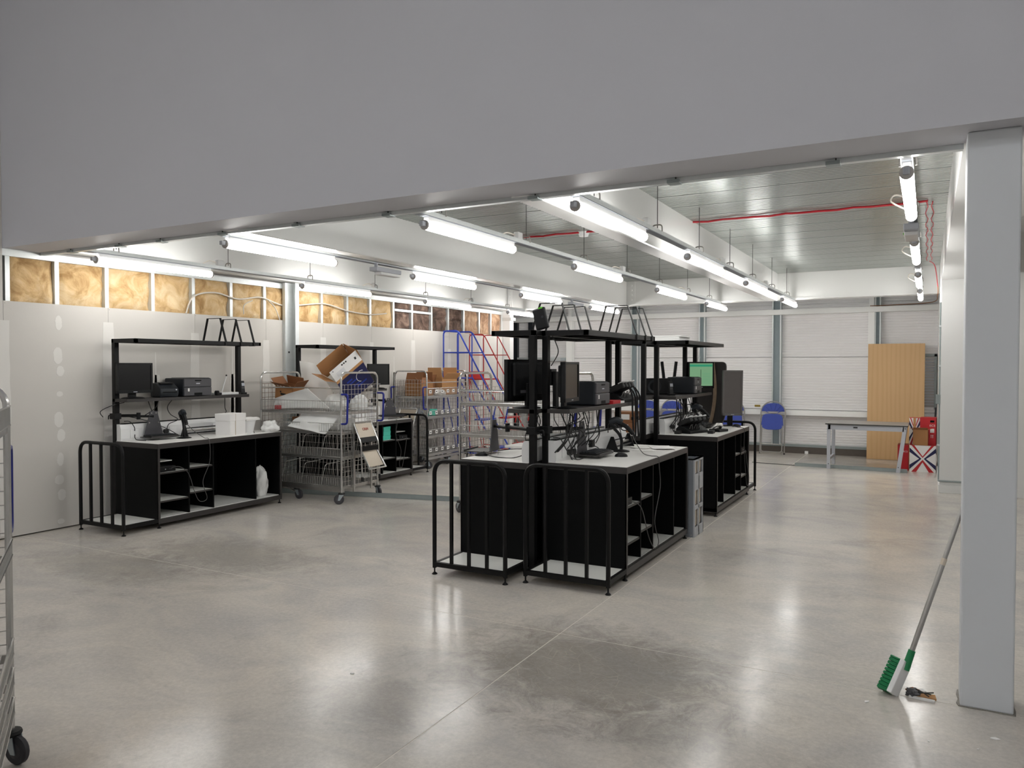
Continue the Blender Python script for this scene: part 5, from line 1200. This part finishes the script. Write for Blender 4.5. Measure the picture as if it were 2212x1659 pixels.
MB().box(-0.555, -0.525, -0.31, 0.34, 0.13, 0.17).build('leg_brace', M['greyf'], t)
for x, z in ((-0.54, 0.66), (-0.54, 0.08), (0.52, 0.66), (0.432, 0.08)): MB().cyl((x, -0.346, z), (x, -0.349, z), 0.007, 8).build('bolt', M['rubberb'], t)
def chevron(pts, y, m, parent, nm): MB().prism(pts, 'y', y - 0.0012, y).build(nm, m, parent)
def cross_box(label, loc, w, d, h, rotz=0, side=True):
    t = thing('printed_carton', label, 'box', loc, rotz)
    MB().box(0, w, 0, d, 0, h).build('carton_body', M['redc'], t)
    MB().box(0.0, w, -0.001, 0.0, 0, h).build('white_front', M['wcard'], t)
    cx, cz = w/2, h/2
    def tri(f0, f1, which):
        # chevron between two nested triangles that share the face side
        def T(f): 
            return {'t': [(w*f, h), (cx, cz + (cz)*f*1.0), (w - w*f, h)], 'b': [(w*f, 0), (cx, cz - cz*f), (w - w*f, 0)], 'l': [(0, h*f), (cx - cx*f, cz), (0, h - h*f)], 'r': [(w, h*f), (cx + cx*f, cz), (w, h - h*f)]}[which]
        a, b = T(f0), T(f1); return [a[0], a[1], a[2], b[2], b[1], b[0]]
    chevron(tri(0.07, 0.18, 't'), -0.001, M['redc'], t, 'red_chevron'); chevron(tri(0.07, 0.26, 'b'), -0.001, M['redc'], t, 'red_chevron')
    chevron(tri(0.09, 0.26, 'l'), -0.001, M['navy'], t, 'navy_chevron'); chevron(tri(0.09, 0.26, 'r'), -0.001, M['navy'], t, 'navy_chevron')
    return t
b0 = cross_box('printed carton with a red, white and navy cross at the floor by the white wall', (-0.235, 13.12, 0), 0.35, 0.38, 0.40)
text_mesh('printed_word', 'EC5', 0.06, M['wcard'], b0, (-0.001, 0.2, 0.29), (R(90), 0, R(-90)))
b3 = thing('printed_carton', 'plain red carton on the floor between the cross-printed carton and table leg', 'box', (-0.40, 13.2, 0))
MB().box(0, 0.15, 0, 0.3, 0, 0.39).build('carton_body', M['redc'], b3)
text_mesh('printed_word', '0 EC5', 0.035, M['wcard'], b3, (0.095, -0.0008, 0.29), (R(90), 0, 0))
b1 = thing('printed_carton', 'tall bright red carton with white lettering at the top of the stack', 'box', (-0.10, 13.24, 0.401), R(-3))
MB().box(0, 0.215, 0, 0.24, 0, 0.415).build('carton_body', M['redc'], b1); MB().box(0.135, 0.19, -0.0012, 0, 0.345, 0.375).build('hand_hole', M['blackb'], b1); MB().box(0.135, 0.19, -0.0012, 0, 0.19, 0.25).build('white_label', M['wcard'], b1)
text_mesh('printed_word', 'EC5', 0.045, M['wcard'], b1, (0.165, -0.0008, 0.295), (R(90), 0, 0)); 
for x in (0.15, 0.172): MB().prism([(x - 0.003, 0.11), (x + 0.003, 0.11), (x + 0.003, 0.145), (x + 0.008, 0.145), (x, 0.158), (x - 0.008, 0.145), (x - 0.003, 0.145)], 'y', -0.0012, 0).build('up_arrow', M['wcard'], b1)
b2 = cross_box('smaller printed carton with the same cross, half hidden behind the table edge', (-0.247, 13.30, 0.401), 0.145, 0.2, 0.40)
MB().box(0.055, 0.09, -0.003, -0.0022, 0.2, 0.402).build('tape_strip', M['cardl'], b2)
carton('open brown carton in front of the red carton on the stack', (-0.09, 13.17, 0.402), R(-4), 0.2, 0.09, 0.24, M['card'], M['cardd'], flaps=(2.7, 2.8, 2.4, None))
o = MB().box(-0.012, 0.012, -0.03, 0.03, 0, 0.95).build('metal_strip', M['dgrey'], None); o.location = (0.085, 13.72, 0.002); o.rotation_euler = (0, R(1.5), 0); tag(o, 'narrow dark metal strip leaning beside the stacked cartons', 'strip')
t = thing('floor_socket_box', 'small white socket box at the foot of the back wall', 'socket', (-1.93, 14.82, 0)); MB().box(-0.03, 0.03, 0, 0.045, 0, 0.05).build('box_body', M['wplastic'], t, bevel=0.004); MB().box(-0.02, 0.02, -0.002, 0, 0.012, 0.04).build('cover', M['socket'], t)
# metal channels on the floor
def channel(label, p, q, w=0.05, h=0.05):
    p = Vector(p); q = Vector(q); d = q - p; L_ = d.length; a = math.atan2(d.y, d.x)
    t = thing('metal_channel', label, 'metal channel', p, a, 'metal channels on the floor')
    MB().box(0, L_, -w/2, -w/2 + 0.003, 0, h).build('flange', M['galvd'], t); MB().box(0, L_, w/2 - 0.003, w/2, 0, h).build('flange', M['galvd'], t); MB().box(0, L_, -w/2, w/2, 0, 0.003).build('web', M['galvd'], t)
channel('long galvanised channel lying on the floor under the loaded trolley', (-7.25, 7.15, 0), (-4.62, 7.74, 0))
channel('galvanised channel lying on the floor under the work table', (-1.86, 12.99, 0), (-0.26, 12.935, 0))
cable('thin grey cord on the floor by the work table', [(-2.55, 13.1, 0.006), (-2.2, 13.04, 0.006), (-1.87, 13.01, 0.006)], 0.006, 'gcable', None)
# grey folding crate stood on end
t = thing('folding_crate', 'grey plastic crate stood on end beside the near centre bench', 'crate', (-2.22, 7.09, 0)); h = 0.735; w = 0.32; d = 0.32
side = MB(); X = w
zs = [0.0, 0.09, 0.255, 0.29, 0.44, 0.585, 0.705, h]
side.box(X - 0.012, X, 0, 0.025, 0, h); side.box(X - 0.012, X, d - 0.02, d, 0, h); side.box(X - 0.012, X, d/2 - 0.012, d/2 + 0.012, 0, h)
for a, b_ in ((0, 0.09), (0.255, 0.29), (0.435, 0.585), (0.705, h)): side.box(X - 0.012, X, 0.025, d - 0.02, a, b_)
side.build('side_frame', M['crate'], t)
for z0, z1 in ((0.09, 0.255), (0.29, 0.435), (0.585, 0.705)):
    for y0, y1 in ((0.025, d/2 - 0.012), (d/2 + 0.012, d - 0.02)): MB().box(X - 0.03, X - 0.022, y0, y1, z0, z1).build('window_panel', M['cream'], t)
fr = MB(); fr.box(w - 0.06, w - 0.012, 0, 0.012, 0, h); fr.box(0, 0.05, 0, 0.012, 0, h)
for k in range(7): fr.box(0.05, w - 0.06, 0, 0.012, 0.02 + k*0.105, 0.055 + k*0.105)
fr.build('base_grille', M['crated'], t)
MB().box(0, w, d - 0.012, d, 0, h).build('rim_frame', M['crated'], t); MB().box(0, 0.012, 0.012, d - 0.012, 0, h).build('side_frame', M['crated'], t); MB().box(0.012, w - 0.012, 0.012, d - 0.012, 0.0, 0.012).build('end_frame', M['crated'], t)
rim = MB(); rim.box(0, w, 0, 0.012, h - 0.012, h); rim.box(0, w, d - 0.012, d, h - 0.012, h); rim.box(0, 0.012, 0, d, h - 0.012, h); rim.box(w - 0.012, w, 0, d, h - 0.012, h); rim.build('top_rim', M['crate'], t)
for z in (0.02, 0.71): MB().cyl((w - 0.03, 0, z), (w - 0.03, -0.002, z), 0.006, 8).build('rivet', M['alu'], t)

# ---------------------------------------------------------------- broom and sweepings
t = thing('broom', 'green and white push broom with a grey handle leaning on the white column', 'broom', (-0.10, 4.17, 0))
hd_ = Vector((-0.078 + 0.10, 4.185 - 4.17, 0.135)); tip = Vector((0.165 + 0.10, 4.385 - 4.17, 0.93))
ax = (tip - hd_).normalized()
MB().tube([hd_ + ax*0.04, hd_ + (tip - hd_)*0.62], 0.0125, 10).build('handle', M['alu'], t, smooth=True)
MB().tube([hd_ + (tip - hd_)*0.62, tip], 0.011, 10).build('handle_upper', M['alu'], t, smooth=True)
MB().tube([hd_ + (tip - hd_)*0.615, hd_ + (tip - hd_)*0.655], 0.0132, 10).build('handle_label', M['cream'], t, smooth=True)
MB().tube([hd_ - ax*0.015, hd_ + ax*0.085], [0.019, 0.017], 10).build('socket', M['green'], t, smooth=True)
# head lies on its bristle edge: long axis runs down to the floor
la = Vector((-0.34, -0.44, -0.83)); la = la.normalized()                  # long axis of the block
nb = Vector((0.86, -0.5, 0)); nb = (nb - la*nb.dot(la)).normalized()       # block side, bristles opposite
wb_ = la.cross(nb)
RB = Matrix((la, nb, wb_)).transposed()
c_ = Vector((-0.008, -0.008, 0.082))
MB().obox(c_, (0.17, 0.026, 0.07), RB).build('block', M['wplastic'], t, bevel=0.004)
br = MB()
for k in range(7):
    for j in range(19):
        p0 = c_ + la*(-0.081 + j*0.009) + wb_*(-0.028 + k*0.0093) - nb*0.010
        p1 = p0 - nb*0.055 + la*0.003*math.sin(j*3 + k)
        br.tube([p0, p1], [0.0045, 0.0058], 5)
bo = br.build('bristles', M['green'], t); bo['kind'] = 'stuff'
random.seed(21)
for k, (x, y, w, h, m_, a, lab) in enumerate(((0.0, 4.19, 0.10, 0.05, 'cardl', 0.1, 'brown cardboard scrap in the sweepings by the broom'), (-0.01, 4.15, 0.11, 0.018, 'wcard', -0.1, 'white card strip in the sweepings by the broom'), (-0.02, 4.25, 0.05, 0.03, 'wcard', 0.5, 'small white paper square in the sweepings by the broom'), (-0.05, 4.22, 0.05, 0.04, 'cardd', 0.9, 'torn dark card scrap in the sweepings by the broom'))):
    o = MB().box(-w/2, w/2, -h/2, h/2, 0, 0.008).build('card_scrap', M[m_], None); o.location = (x, y, 0.001 + 0.009*(k == 3)); o.rotation_euler = (0, 0, a); tag(o, lab, 'scrap')
for k in range(3):
    o = MB().tube(spline([(-0.06 + 0.02*k, 4.23 - 0.02*k, 0.018), (-0.02, 4.2 - 0.015*k, 0.024), (0.02 + 0.01*k, 4.16 + 0.03*k, 0.018)]), 0.003, 5).build('wire_scrap', M['bcable'], None, smooth=True); tag(o, 'thin black wire scrap in the sweepings by the broom', 'scrap', 'wire scraps by the broom')
blob('dust_clump', M['mgrey'], (-0.05, 4.19, 0.012), (0.028, 0.035, 0.016), 31, 0.6, 'grey dust clump swept against the broom', 'dust')
for k, (x, y, s) in enumerate(((0.27, 3.86, 0.02), (-0.24, 4.0, 0.016), (0.02, 3.7, 0.006), (-2.62, 3.1, 0.014), (0.2, 3.72, 0.006))):
    o = MB().prism([(-s, -s*0.3), (s*0.2, -s*0.5), (s, 0), (s*0.1, s*0.7), (-s*0.6, s*0.3)], 'z', 0, 0.003).build('paper_fleck', M['wcard'], None); o.location = (x, y, 0.0005); o.rotation_euler = (0, 0, k); tag(o, ['torn white paper fleck on the floor in front of the white column', 'torn white paper fleck on the floor in front of the broom head', 'tiny white speck on the floor between broom and column', 'white paper fleck on the open floor by the long joint', 'tiny white speck on the floor nearest the column foot'][k], 'scrap', 'paper flecks on the floor')
